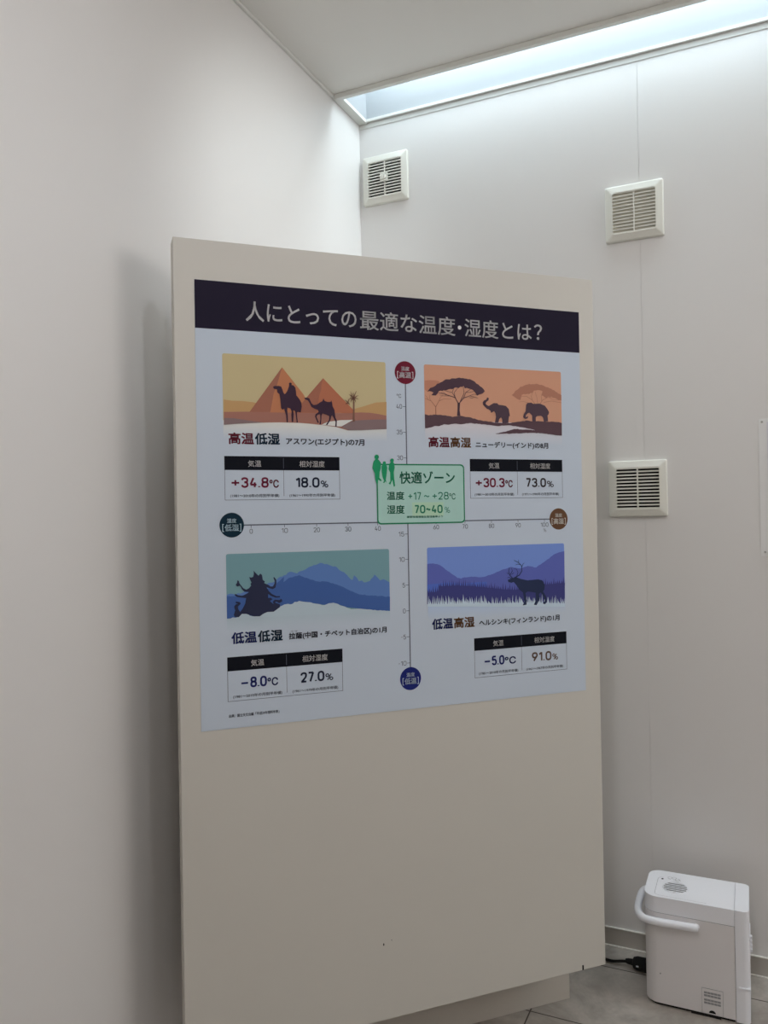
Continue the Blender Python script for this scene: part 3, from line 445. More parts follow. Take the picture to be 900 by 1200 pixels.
'nor_forest':[[592.9,781.6],[594.5,775.2],[595.3,772.4],[596.0,775.3],[597.4,781.9],[597.7,781.4],[599.3,774.0],[600.1,770.1],[600.8,774.0],[602.1,781.6],[602.6,781.1],[604.2,775.8],[604.9,774.1],[605.7,775.9],[607.0,781.4],[608.2,780.9],[609.9,770.1],[610.8,763.0],[611.4,770.2],[612.7,781.1],[615.1,780.6],[616.8,770.8],[617.6,764.6],[618.3,770.9],[619.6,780.8],[620.2,780.4],[621.9,772.0],[622.7,767.3],[623.4,772.1],[624.7,780.6],[625.8,766.5],[627.4,760.5],[628.2,758.1],[628.9,760.6],[630.3,766.7],[630.6,766.4],[632.2,760.1],[633.0,757.4],[633.7,760.1],[635.1,766.6],[637.9,766.2],[639.6,755.9],[640.5,749.3],[641.1,756.0],[642.4,766.4],[644.8,766.1],[646.5,756.0],[647.4,749.5],[648.0,756.1],[649.3,766.3],[649.9,766.0],[651.6,759.1],[652.4,755.8],[653.1,759.1],[654.4,766.2],[656.3,766.0],[658.0,756.4],[658.9,750.3],[659.5,756.4],[660.8,766.2],[663.4,766.1],[665.2,755.5],[666.1,748.5],[666.7,755.6],[668.0,766.3],[668.2,766.2],[669.9,757.4],[670.8,752.1],[671.4,757.4],[672.8,766.4],[674.8,766.4],[676.5,758.2],[677.4,753.6],[678.0,758.3],[679.4,766.6],[679.9,766.6],[681.6,758.6],[682.4,754.2],[683.1,758.7],[684.5,766.8],[684.7,766.9],[686.5,755.9],[687.4,748.5],[688.0,756.0],[689.3,767.1],[692.0,767.3],[693.7,758.8],[694.5,753.9],[695.2,758.9],[696.5,767.5],[697.5,767.7],[699.2,756.9],[700.1,749.7],[700.7,756.9],[702.0,767.9],[703.8,768.3],[705.5,757.6],[706.4,750.5],[707.1,757.6],[708.4,768.5],[711.0,768.9],[712.7,760.6],[713.5,756.0],[714.2,760.7],[715.6,769.1],[716.9,769.5],[718.6,760.6],[719.4,755.4],[720.1,760.7],[721.5,769.7],[722.8,770.2],[724.5,764.1],[725.3,761.7],[726.0,764.2],[727.4,770.4],[728.4,770.8],[730.1,760.6],[731.0,753.9],[731.6,760.6],[733.0,771.1],[733.1,771.4],[734.8,766.1],[735.6,764.5],[736.3,766.2],[737.8,771.7],[739.7,772.3],[741.4,765.4],[742.2,762.3],[742.9,765.5],[744.3,772.5],[746.0,773.1],[747.7,765.0],[748.6,760.6],[749.3,765.1],[750.6,773.4],[751.7,773.9],[753.5,762.4],[754.4,754.6],[755.0,762.5],[756.4,774.2],[757.0,774.7],[758.7,767.0],[759.5,762.9],[760.2,767.0],[761.6,774.9],[762.3,775.4],[764.0,766.3],[764.9,760.8],[765.6,766.4],[766.9,775.7],[767.8,776.2],[769.5,768.9],[770.4,765.2],[771.1,769.0],[772.5,776.5],[774.8,777.3],[776.5,770.1],[777.4,766.7],[778.1,770.2],[779.5,777.5],[781.3,778.2],[783.1,767.2],[784.0,759.9],[784.6,767.3],[786.0,778.4],[786.3,778.9],[788.0,773.4],[788.8,771.7],[789.5,773.5],[791.0,779.1],[791.7,779.6],[793.5,769.6],[794.4,763.2],[795.1,769.6],[796.4,779.9],[798.4,780.5],[800.1,773.9],[800.9,771.0],[801.7,774.0],[803.1,780.8],[804.2,781.3],[805.9,775.1],[806.7,772.5],[807.5,775.1],[808.9,781.5],[810.3,782.1],[812.0,776.7],[812.9,775.0],[813.6,776.8],[815.1,782.3],[817.3,782.9],[819.1,771.9],[820.1,764.6],[820.7,772.0],[822.1,783.1],[825.1,783.7],[826.9,773.8],[827.8,767.6],[828.5,773.8],[829.9,783.9],[832.9,784.4],[834.6,779.2],[835.5,777.7],[836.2,779.3],[837.7,784.7],[838.7,784.9],[840.5,773.5],[841.5,765.7],[842.1,773.5],[843.5,785.2],[845.9,785.5],[847.7,777.7],[848.6,773.6],[849.3,777.7],[850.7,785.7],[853.8,786.0],[855.6,776.8],[856.5,771.3],[857.2,776.8],[858.6,786.2],[861.2,786.4],[863.0,779.3],[863.9,776.0],[864.6,779.4],[866.1,786.6],[866.7,786.6],[868.5,778.5],[869.4,774.2],[870.1,778.6],[871.5,786.8],[872.0,786.8],[873.7,779.1],[874.6,775.2],[875.4,779.2],[876.8,787.0],[879.9,786.9],[881.7,779.6],[882.6,776.0],[883.3,779.7],[884.8,787.2],[884.8,787.0],[886.6,781.6],[887.4,779.9],[888.2,781.6],[889.7,787.2],[890.3,787.0],[892.1,776.7],[893.1,770.1],[893.7,776.7],[895.1,787.2],[896.3,787.0],[898.1,779.9],[899.0,776.6],[899.7,780.0],[901.2,787.2],[901.7,778.4],[903.6,766.7],[904.6,758.8],[905.2,766.8],[906.6,778.6],[908.0,778.3],[909.8,771.7],[910.7,768.9],[911.4,771.8],[912.9,778.5],[913.1,778.1],[914.9,772.6],[915.7,770.8],[916.5,772.7],[918.0,778.4],[918.6,778.0],[920.5,768.3],[921.4,762.4],[922.1,768.3],[923.5,778.2],[924.0,777.8],[925.8,772.3],[926.7,770.7],[927.4,772.4],[929.0,778.0],[930.6,777.5],[932.4,770.7],[933.3,767.6],[934.0,770.7],[935.5,777.7],[938.8,777.1],[940.6,771.1],[941.5,768.9],[942.3,771.2],[943.8,777.4],[945.6,776.8],[947.4,766.4],[948.4,759.9],[949.1,766.5],[950.5,777.1],[951.9,776.5],[953.8,764.7],[954.8,756.7],[955.5,764.8],[956.9,776.7],[958.5,776.2],[960.3,769.4],[961.2,766.3],[961.9,769.4],[963.5,776.4],[964.8,775.9],[966.6,770.4],[967.5,768.8],[968.3,770.5],[969.8,776.1],[971.2,775.6],[973.1,768.7],[974.0,765.6],[974.7,768.8],[976.2,775.8],[979.2,775.3],[981.1,764.4],[982.1,757.4],[982.8,764.5],[984.3,775.5],[985.9,775.0],[987.7,769.6],[988.6,767.9],[989.4,769.6],[991.0,775.2],[991.8,774.8],[993.7,767.9],[994.6,764.9],[995.3,768.0],[996.9,775.0],[997.6,774.6],[999.4,767.8],[1000.3,764.9],[1001.1,767.9],[1002.6,774.9],[1005.6,774.5],[1007.4,768.3],[1008.3,765.9],[1009.1,768.3],[1010.6,774.7],[1010.8,774.4],[1012.7,762.9],[1013.8,755.2],[1014.4,762.9],[1015.9,774.6],[1017.8,774.3],[1018.3,762.4],[1018.3,754.2],[1018.3,762.4],[1018.3,774.6],[1017.8,786.6],[1016.8,832.6],[896.3,823.7],[784.3,820.0],[592.3,811.9]],
'nor_snow':[[593.8,815.6],[596.5,789.0],[597.4,806.4],[599.5,812.5],[599.2,797.2],[603.0,808.5],[605.5,813.8],[609.5,790.2],[609.1,807.5],[610.8,817.2],[613.5,792.4],[614.5,808.3],[616.0,814.0],[618.7,795.4],[619.5,809.1],[622.1,818.7],[622.0,789.7],[625.8,808.2],[628.5,818.4],[628.1,795.3],[632.1,809.4],[632.4,813.0],[635.2,789.7],[636.0,808.2],[636.3,817.4],[638.6,796.0],[640.0,809.5],[642.6,818.4],[641.9,803.7],[646.3,811.0],[646.2,817.6],[646.3,791.1],[649.9,808.4],[652.0,817.9],[654.3,790.9],[655.8,808.2],[656.2,817.8],[657.3,794.7],[659.9,808.8],[662.1,812.1],[664.1,798.4],[665.7,809.4],[665.7,817.3],[667.6,795.8],[669.4,808.8],[671.1,816.5],[672.1,804.4],[674.7,810.3],[676.2,816.8],[679.6,806.8],[679.9,810.7],[680.0,816.4],[681.3,796.4],[683.7,808.5],[684.5,817.5],[686.2,802.3],[688.2,809.7],[688.3,817.0],[690.7,804.6],[692.0,810.1],[693.5,816.3],[697.2,798.5],[697.2,808.9],[697.3,813.3],[697.8,789.7],[701.0,807.2],[703.5,812.6],[706.8,798.9],[707.1,809.2],[709.7,815.1],[709.6,803.8],[713.4,810.5],[714.3,816.8],[718.3,797.2],[718.0,809.3],[717.9,815.6],[719.9,801.9],[721.6,810.5],[723.7,814.5],[723.4,798.9],[727.4,810.3],[729.8,820.0],[733.1,802.2],[733.6,811.5],[735.5,816.3],[738.0,796.6],[739.2,810.9],[741.9,817.1],[745.9,801.6],[745.6,812.5],[748.2,818.8],[750.8,796.1],[751.9,812.2],[752.2,820.8],[753.5,796.9],[756.0,812.8],[756.2,822.4],[756.2,810.8],[760.0,816.0],[760.4,821.5],[761.9,795.5],[764.2,813.4],[765.2,821.0],[765.0,801.6],[768.9,815.2],[771.8,821.4],[774.3,811.2],[775.5,817.8],[776.3,826.1],[775.6,814.7],[780.1,819.0],[782.5,826.8],[786.2,800.4],[786.4,816.7],[786.7,824.8],[788.7,805.0],[790.5,818.1],[793.4,822.5],[797.9,802.3],[797.2,818.0],[799.1,826.2],[802.4,804.4],[802.9,818.8],[805.4,825.3],[809.5,812.2],[809.2,820.7],[811.0,824.9],[814.2,800.7],[814.9,818.6],[815.4,829.5],[818.0,812.0],[819.2,821.0],[822.0,828.5],[823.4,810.6],[825.8,820.8],[826.7,824.4],[826.0,810.3],[830.5,820.8],[832.1,825.5],[834.7,804.9],[835.9,819.7],[838.9,823.5],[839.0,806.0],[842.7,819.8],[845.7,826.8],[850.1,798.8],[849.6,818.2],[850.5,824.2],[851.0,816.2],[854.3,821.6],[857.2,823.4],[860.8,800.2],[861.1,818.2],[861.8,823.4],[866.0,811.9],[865.6,820.4],[868.0,828.5],[870.4,804.0],[872.0,818.7],[872.7,822.6],[872.8,806.8],[876.6,819.2],[876.6,822.3],[876.4,810.9],[880.5,819.9],[883.5,826.5],[887.6,811.5],[887.5,819.9],[889.7,827.7],[894.3,804.3],[893.7,818.5],[895.8,826.8],[899.0,806.2],[899.8,819.0],[901.4,827.8],[901.6,807.3],[905.4,819.4],[906.8,828.2],[906.9,816.3],[910.8,821.4],[911.5,828.4],[914.5,810.2],[915.5,820.3],[916.5,823.2],[918.0,810.6],[920.4,820.7],[923.2,824.6],[927.5,818.7],[927.0,822.8],[927.5,825.6],[931.4,802.4],[931.5,819.9],[933.2,825.9],[936.3,810.4],[937.1,822.0],[939.6,831.6],[943.1,800.8],[943.7,820.7],[946.6,831.9],[950.5,814.1],[950.6,824.1],[952.3,833.3],[954.9,820.3],[956.4,826.0],[957.3,831.9],[961.6,810.2],[961.3,824.5],[961.2,834.2],[962.0,810.9],[965.3,825.1],[967.3,833.4],[971.5,818.4],[971.3,827.2],[972.3,835.9],[976.7,808.5],[976.4,825.8],[979.2,834.9],[982.4,812.8],[983.2,827.4],[984.9,832.0],[986.3,806.7],[988.9,826.7],[991.1,836.2],[993.5,817.4],[995.2,829.4],[995.8,837.9],[995.4,823.7],[999.9,831.1],[1002.8,839.8],[1002.9,814.2],[1006.9,829.6],[1009.5,839.4],[1008.9,818.4],[1013.7,830.8],[1015.6,838.9],[1015.1,816.4],[1016.9,830.5],[1016.6,841.8],[593.2,818.3]],
'reindeer':[[834.7,758.3],[846.6,754.1],[861.1,751.4],[876.1,757.2],[897.6,762.0],[930.4,760.5],[944.1,764.0],[952.1,776.3],[950.8,789.2],[946.2,795.2],[955.8,810.1],[957.7,824.6],[952.1,831.5],[944.4,829.2],[951.2,821.9],[947.6,809.7],[938.4,797.3],[932.9,801.8],[934.7,816.2],[924.5,832.4],[915.8,831.0],[922.6,818.0],[922.0,797.4],[897.0,792.8],[889.8,797.2],[893.2,818.8],[892.4,829.7],[880.4,830.9],[885.6,819.3],[881.8,794.5],[870.1,785.8],[861.2,773.1],[853.3,764.7],[846.3,766.3],[836.7,764.0]],
'antlers':[[[[854.6,753.5],[870.9,746.6],[879.8,735.1],[879.0,720.8],[868.9,711.0],[855.6,704.8]],3.1,1.5],[[[878.9,725.6],[883.4,716.2],[887.8,713.1]],2.0,1.0],[[[876.9,717.4],[866.2,715.6],[859.7,717.7]],1.8,1.0],[[[868.9,711.0],[870.6,707.7],[868.6,703.8]],1.7,0.9],[[[850.3,754.2],[841.4,745.3],[837.9,733.4],[841.3,724.1]],2.8,1.4],[[[841.4,745.3],[849.7,733.9],[847.2,725.8]],2.1,1.2],[[[837.7,742.8],[833.6,737.9],[831.9,739.3]],1.7,0.9],[[[846.6,754.1],[837.6,750.8],[833.3,752.5]],2.0,1.0],[[[862.7,750.0],[867.3,739.3],[863.2,729.7],[854.1,727.9]],1.8,1.0],[[[846.8,743.2],[854.9,738.8]],1.5,1.0]],
'man':[[[462.9,422.5],[462.3,425.3],[460.5,427.5],[458.0,428.7],[455.2,428.7],[452.7,427.5],[451.1,425.4],[450.5,422.6],[451.2,419.9],[452.9,417.6],[455.4,416.4],[458.2,416.4],[460.7,417.6],[462.4,419.7]],[[454.1,427.4],[448.8,433.0],[446.6,437.8],[444.5,450.9],[447.6,458.5],[450.5,464.7],[452.0,481.9],[455.1,492.9],[459.1,492.9],[460.0,481.2],[467.3,486.0],[469.5,482.9],[463.4,476.7],[464.4,461.9],[467.5,452.5],[468.5,437.6],[464.2,431.8],[459.2,427.4]]],
'child':[[[482.2,437.9],[481.7,439.8],[480.4,441.4],[478.6,442.3],[476.7,442.3],[474.9,441.5],[473.7,439.9],[473.3,438.0],[473.8,436.0],[475.0,434.4],[476.8,433.6],[478.8,433.5],[480.6,434.4],[481.8,435.9]],[[473.6,441.1],[469.8,446.6],[469.9,461.2],[472.3,475.7],[476.5,484.7],[472.7,488.8],[476.4,490.2],[479.4,486.0],[483.1,489.5],[481.0,481.9],[483.5,468.0],[485.6,450.7],[484.3,444.5],[481.0,441.0]]],
'woman':[[[504.5,431.1],[504.0,433.4],[502.5,435.2],[500.4,436.3],[498.1,436.3],[496.0,435.3],[494.6,433.5],[494.1,431.2],[494.7,428.9],[496.2,427.1],[498.3,426.0],[500.6,426.0],[502.7,427.0],[504.1,428.8]],[[496.7,435.0],[491.0,440.9],[488.9,454.1],[493.2,462.8],[493.5,485.4],[488.6,491.6],[493.3,494.4],[499.1,481.9],[502.9,500.0],[506.6,497.9],[504.7,480.2],[503.6,461.7],[506.4,450.6],[505.5,439.5],[501.9,435.0]]]}

W_, H_ = 1081.8, 1084.6
porg = org + T2 * (-0.7839) + Vector((0, 0, 2.0795 - H_ / 1000))
po = thing('poster', 'large bluish white printed climate chart poster with dark title band on the display panel', 'poster', porg, PA)

def L(k): return -0.0010 - 0.00022 * k          # print layer depth, in front of the sheet
def XY(u, v): return (u / 1000.0, (H_ - v) / 1000.0)

def fill(bm, pts, y, mi=0):
    q = [XY(u, v) for u, v in pts]
    vs = [bm.verts.new((a, y, b)) for a, b in q]
    for t in tessellate_polygon([[Vector((a, b, 0)) for a, b in q]]):
        try:
            f = bm.faces.new([vs[i] for i in t]); f.material_index = mi
        except ValueError: pass

def rect(bm, u0, v0, u1, v1, y, mi=0): fill(bm, [(u0, v0), (u1, v0), (u1, v1), (u0, v1)], y, mi)

def rrect(u0, v0, u1, v1, r, corners=(1, 1, 1, 1), n=6):
    pts = []
    for (cx, cy, a0, on) in ((u1 - r, v0 + r, -90, corners[1]), (u1 - r, v1 - r, 0, corners[2]), (u0 + r, v1 - r, 90, corners[3]), (u0 + r, v0 + r, 180, corners[0])):
        if on:
            for s in range(n + 1):
                t = R(a0 + 90 * s / n); pts.append((cx + r * math.cos(t), cy + r * math.sin(t)))
        else:
            t = R(a0 + 45); pts.append((cx + r * (1 if math.cos(t) > 0 else -1), cy + r * (1 if math.sin(t) > 0 else -1)))
    return pts

def stroke(bm, pts, w0, w1, y, mi=0):
    n = len(pts)
    lft, rgt = [], []
    for i, p in enumerate(pts):
        a = pts[max(i - 1, 0)]; b = pts[min(i + 1, n - 1)]
        dx, dy = b[0] - a[0], b[1] - a[1]; d = math.hypot(dx, dy) or 1
        w = (w0 + (w1 - w0) * i / (n - 1)) / 2
        lft.append((p[0] - dy / d * w, p[1] + dx / d * w)); rgt.append((p[0] + dy / d * w, p[1] - dx / d * w))
    for i in range(n - 1): fill(bm, [lft[i], lft[i + 1], rgt[i + 1], rgt[i]], y, mi)

def pobj(name, bm, m, parent):
    """a printed piece: every face looks out of the sheet"""
    for f in bm.faces:
        f.normal_update()
        if f.normal.y > 0: f.normal_flip()
    me = bpy.data.meshes.new(name); bm.to_mesh(me); bm.free()
    for k in (m if isinstance(m, (list, tuple)) else [m]): me.materials.append(k)
    o = bpy.data.objects.new(name, me); COL.objects.link(o); o.parent = parent
    return o

_glyphs = {}
def glyphs(body, bold):
    k = (body, bold)
    if k not in _glyphs:
        cu = bpy.data.curves.new('lettering', 'FONT'); cu.body = body; cu.resolution_u = 3; cu.offset = bold
        t = bpy.data.objects.new('lettering', cu); COL.objects.link(t)
        dg = bpy.context.evaluated_depsgraph_get(); dg.update()
        me = bpy.data.meshes.new_from_object(t.evaluated_get(dg))
        vs = [(v.co.x, v.co.y) for v in me.vertices]; fs = [tuple(p.vertices) for p in me.polygons]
        bpy.data.objects.remove(t); bpy.data.curves.remove(cu); bpy.data.meshes.remove(me)
        x0 = min(a for a, b in vs); x1 = max(a for a, b in vs); y0 = min(b for a, b in vs); y1 = max(b for a, b in vs)
        _glyphs[k] = ([((a - x0) / (x1 - x0), (b - y0) / (y1 - y0)) for a, b in vs], fs)
    return _glyphs[k]

def text(bm, body, u0, v0, u1, v1, y, mi=0, bold=0.0):
    """lettering that fills the box u0..u1, v0 (top)..v1 (bottom); bold thickens the strokes by so many mm"""
    vs, fs = glyphs(body, 0.0)
    d = bold / 2
    offs = [(0, 0)] if not bold else [(-d, -d), (d, -d), (-d, d), (d, d), (0, -d * 1.2), (0, d * 1.2), (-d * 1.2, 0), (d * 1.2, 0)]
    u0 += d; u1 -= d; v0 += d; v1 -= d
    for ox, oy in offs:
        V = []
        for a, b in vs:
            q = XY(u0 + ox + (u1 - u0) * a, v1 + oy - (v1 - v0) * b); V.append(bm.verts.new((q[0], y, q[1])))
        for f in fs:
            try:
                g = bm.faces.new([V[i] for i in f]); g.material_index = mi
            except ValueError: pass

# condensed signage numerals: each a few strokes in a unit box (x right, y up); 'c' curves through its points, 'l' is straight
NUM = {
 '0': (.56, [('c', [(.5, 1), (.15, .93), (0, .72), (0, .5), (0, .28), (.15, .07), (.5, 0), (.85, .07), (1, .28), (1, .5), (1, .72), (.85, .93), (.5, 1)])]),
 '1': (.30, [('l', [(0, .78), (1, 1.0)]), ('l', [(1, 1.04), (1, -.04)])]),
 '2': (.54, [('c', [(.02, .74), (.1, .92), (.5, 1), (.9, .92), (.97, .72), (.85, .5), (.45, .22), (.06, 0)]), ('l', [(-.03, 0), (1.03, 0)])]),
 '3': (.54, [('c', [(.02, .78), (.12, .94), (.5, 1), (.88, .93), (.96, .75), (.85, .58), (.42, .53)]), ('c', [(.42, .53), (.85, .48), (1, .27), (.88, .07), (.5, 0), (.12, .06), (0, .22)])]),
 '4': (.58, [('l', [(.52, 1.03), (.04, .27)]), ('l', [(0, .26), (1.04, .26)]), ('l', [(.74, .52), (.74, -.04)])]),
 '5': (.54, [('l', [(.95, 1), (.1, 1)]), ('l', [(.12, 1.03), (.06, .50)]), ('c', [(.06, .5), (.3, .6), (.55, .62), (.88, .54), (1, .31), (.88, .07), (.5, 0), (.15, .05), (0, .2)])]),
 '6': (.55, [('c', [(.72, 1.03), (.45, .75), (.12, .48), (0, .28), (.13, .06), (.5, 0), (.87, .06), (1, .29), (.87, .52), (.5, .59), (.2, .52)])]),
 '7': (.52, [('l', [(-.02, 1), (1.02, 1)]), ('l', [(.98, 1.0), (.34, -.04)])]),
 '8': (.55, [('c', [(.5, 1), (.15, .95), (.05, .77), (.15, .6), (.5, .54), (.85, .6), (.95, .77), (.85, .95), (.5, 1)]), ('c', [(.5, .54), (.13, .47), (0, .27), (.13, .06), (.5, 0), (.87, .06), (1, .27), (.87, .47), (.5, .54)])]),
 '9': (.55, [('c', [(.28, -.03), (.55, .25), (.88, .52), (1, .72), (.87, .94), (.5, 1), (.13, .94), (0, .71), (.13, .48), (.5, .41), (.8, .48)])]),
 '.': (.05, [('l', [(0, -.04), (0, .085)])]),
 '+': (.56, [('l', [(-.05, .47), (1.05, .47)]), ('l', [(.5, .78), (.5, .16)])]),
 '-': (.52, [('l', [(0, .45), (1, .45)])]),
 '~': (.50, [('c', [(0, .40), (.15, .53), (.33, .53), (.67, .40), (.85, .40), (1, .53)])]),
 '%': (.80, [('c', [(.2, 1), (0, .88), (0, .68), (.2, .55), (.4, .68), (.4, .88), (.2, 1)]), ('c', [(.8, .45), (.6, .32), (.6, .12), (.8, 0), (1, .12), (1, .32), (.8, .45)]), ('l', [(.78, 1), (.22, 0)])]),
}
def numerals(bm, body, u0, v0, u1, v1, y, mi=0, wt=0.13, gap=0.16):
    """numerals that fill the box; wt is stroke weight against height"""
    h = v1 - v0; t = wt * h
    tot = sum(NUM[c][0] for c in body) + (gap + wt) * (len(body) - 1) + wt
    k = (u1 - u0) / (tot * h)
    x = u0
    for c in body:
        wd, strokes = NUM[c]
        wd = wd * h * k; hx = t * min(1, k) / 2; hy = t / 2
        for kind, pts in strokes:
            P = [(x + hx + wd * a, v1 - hy - (h - t) * b) for a, b in pts]
            if kind == 'c':
                cl = pts[0] == pts[-1]
                Q = P[:-1] if cl else P
                n = len(Q); out = []
                for i in range(n if cl else n - 1):
                    g = lambda m: Q[m % n] if cl else (Q[max(0, min(n - 1, m))])
                    a, b, c2, d = g(i - 1), g(i), g(i + 1), g(i + 2)
                    for s_ in range(5):
                        f = s_ / 5
                        out.append(tuple(0.5 * ((2 * b[q]) + (c2[q] - a[q]) * f + (2 * a[q] - 5 * b[q] + 4 * c2[q] - d[q]) * f * f + (3 * b[q] - a[q] - 3 * c2[q] + d[q]) * f ** 3) for q in (0, 1)))
                P = out + ([out[0], out[1]] if cl else [Q[-1]])
            stroke(bm, P, t, t, y, mi)
        x += wd + (gap * h + t) * k if c != '.' else wd + (gap * h * .8 + t) * k

C_SHEET = (149, 154, 160); C_HEAD = (27, 23, 34); C_TXT = (36, 36, 44); C_LINE = (72, 74, 82)
K_RED = (98, 34, 46); K_NAVY = (28, 34, 78); K_TEAL = (22, 38, 52); K_BROWN = (96, 66, 44)
K_BLACK = (14, 15, 20); K_PALE = (222, 223, 236); K_GREEN = (28, 98, 66)

bm = B(); box(bm, 0, W_ / 1000, -0.0010, 0, 0, H_ / 1000); obj('sheet', bm, ink(*C_SHEET), po)
bm = B(); rect(bm, 0, 0, W_, 116.8, L(1)); hd = pobj('title_band', bm, ink(*C_HEAD), po)
bm = B()
for part_, (a, b, c_, d) in (('人にとっての', (122.5, 42.5, 408.5, 92)), ('最適な温度', (418, 43, 689, 93)), ('湿度とは', (717, 43.5, 925, 93)), ('？', (933, 44.5, 959, 88))):
    text(bm, part_, a, b, c_, d, L(2), 0, 0.8)
fill(bm, [(702 + 5.5 * math.cos(k * math.pi / 8), 69.5 + 5.5 * math.sin(k * math.pi / 8)) for k in range(16)], L(2))
pobj('title_lettering', bm, ink(*K_PALE), hd)

# --- four pictures
def picture(u0, u1, v0, v1, sky, vfade, sand, label):
    bm = B(); fill(bm, rrect(u0, v0, u1, v1, 5, (1, 1, 0, 0)), L(1)); o = pobj('picture', bm, sky, po)
    o['label'] = label
    bm = B(); rect(bm, u0, v1 - 1, u1, vfade, L(1.5), 0)
    pobj('foreground_tint', bm, ink_blend(sand, C_SHEET, XY(0, v1 + 4)[1], XY(0, vfade)[1]), o)
    return o

def piece(name, keys, rgb, layer, parent, strokes=(), label=None):
    bm = B()
    for k in keys: fill(bm, ART[k], L(layer))
    for k in strokes:
        for pts, a, b in ART[k]: stroke(bm, pts, a, b, L(layer))
    o = pobj(name, bm, ink(*rgb), parent)
    if label: o['label'] = label
    return o

p1 = picture(63.5, 486, 174.5, 338, ink(153, 138, 104), 382, (172, 168, 160), 'desert picture with two pyramids and two camels under a yellow sky')
piece('hill', ['pyr_hill_l'], (148, 116, 78), 2, p1); piece('hill', ['pyr_hill_r'], (148, 116, 78), 2, p1)
piece('desert_ground', ['pyr_ground'], (126, 86, 74), 3, p1)
pm = piece('pyramid', ['pyr1_light'], (146, 94, 66), 4, p1, label='large left pyramid'); piece('shaded_side', ['pyr1_dark'], (124, 80, 64), 4.4, pm)
pm = piece('pyramid', ['pyr2_light'], (138, 84, 62), 5, p1, label='smaller right pyramid'); piece('shaded_side', ['pyr2_dark'], (124, 78, 62), 5.4, pm)
piece('dune', ['pyr_dune_l'], (104, 86, 84), 6, p1); piece('dune', ['pyr_dune_r'], (104, 86, 84), 6, p1)
piece('sand', ['pyr_patch'], (172, 168, 160), 6.5, p1)
piece('palm_tree', ['palm_trunk'], (98, 70, 58), 7, p1, ['palm_fronds'])
piece('camel', ['camel_rider'], (48, 34, 44), 7.5, p1, label='camel with a seated rider')
piece('camel', ['camel'], (48, 34, 44), 7.5, p1, label='walking camel without a rider')

p2 = picture(595, 1018, 174.5, 324, ink(160, 116, 93), 384, (166, 158, 158), 'savanna picture with acacia trees and two elephants under an orange sky')
piece('hill', ['sav_hill'], (146, 98, 78), 2, p2)
piece('acacia_tree', ['tree_far'], (136, 92, 74), 3, p2, ['tree_far_limbs'], 'pale brown acacia at the right')
piece('acacia_tree', [], (124, 82, 66), 3.5, p2, ['tree_pale'], 'bare pale brown tree at the left edge')
piece('acacia_tree', ['tree_dark', 'tree_dark_trunk'], (62, 46, 52), 4, p2, ['tree_dark_limbs'], 'dark acacia with a wide crown')
piece('savanna_ground', ['sav_ground'], (70, 52, 56), 5, p2)
piece('elephant', ['elephant'], (62, 48, 54), 5.5, p2, label='elephant with its trunk raised')
piece('elephant', ['elephant_feeding'], (64, 50, 56), 5.5, p2, label='elephant with its trunk lowered')

p3 = picture(65, 487, 662, 814, ink(92, 120, 123), 856, (140, 150, 154), 'mountain picture with a many-armed statue under a teal sky')
piece('mountain', ['him_far'], (72, 96, 138), 2, p3, label='lighter far mountain range')
piece('mountain', ['him_near'], (52, 74, 118), 3, p3, label='darker near mountain range')
piece('snow', ['him_snow'], (142, 152, 156), 4, p3)
piece('statue', ['statue'], (36, 38, 54), 5, p3)

p4 = picture(594.5, 1018, 662, 812, ink(91, 110, 158), 858, (140, 152, 182), 'snowy forest picture with a reindeer under a blue sky')
piece('mountain', ['nor_mount'], (72, 78, 132), 2, p4)
piece('hill', ['nor_hill'], (64, 82, 142), 2.6, p4)
piece('forest', ['nor_forest'], (50, 50, 92), 3, p4)
piece('snow_grass', ['nor_snow'], (152, 162, 186), 4, p4)
piece('reindeer', ['reindeer'], (34, 40, 60), 5, p4, ['antlers'])

# --- captions
def caption(main, place, bx, px_, ruby=None):
    bm = B()
    (a, ca), (b, cb) = main
    u0, u1, v0, v1 = bx; mid = (u0 + u1) / 2
    text(bm, a, u0, v0, mid - 1.2, v1, L(2), 0, 1.5); text(bm, b, mid + 1.2, v0, u1, v1, L(2), 1, 1.5)
    text(bm, place, px_[0], px_[2], px_[1], px_[3], L(2), 2, 0.9)
    if ruby: text(bm, ruby, *ruby_box, L(2), 2, 0.0)
    pobj('caption', bm, [ink(*ca), ink(*cb), ink(*C_TXT)], po)
ruby_box = (221, 857.5, 240, 861.5)
caption((('高温', K_RED), ('低湿', K_TEAL)), 'アスワン(エジプト)の7月', (75.5, 202.5, 366.5, 395), (218, 424, 377, 396.5))
caption((('高温', K_RED), ('高湿', K_BROWN)), 'ニューデリー(インド)の8月', (604.5, 730, 366.5, 395), (744, 972, 377, 396.5))
caption((('低温', K_NAVY), ('低湿', K_TEAL)), '拉薩(中国・チベット自治区)の1月', (75, 201.5, 852.5, 881), (217, 476.5, 863, 881.5), 'ラサ')
caption((('低温', K_NAVY), ('高湿', K_BROWN)), 'ヘルシンキ(フィンランド)の1月', (605.5, 731, 852, 881), (745, 998.5, 863.5, 882))

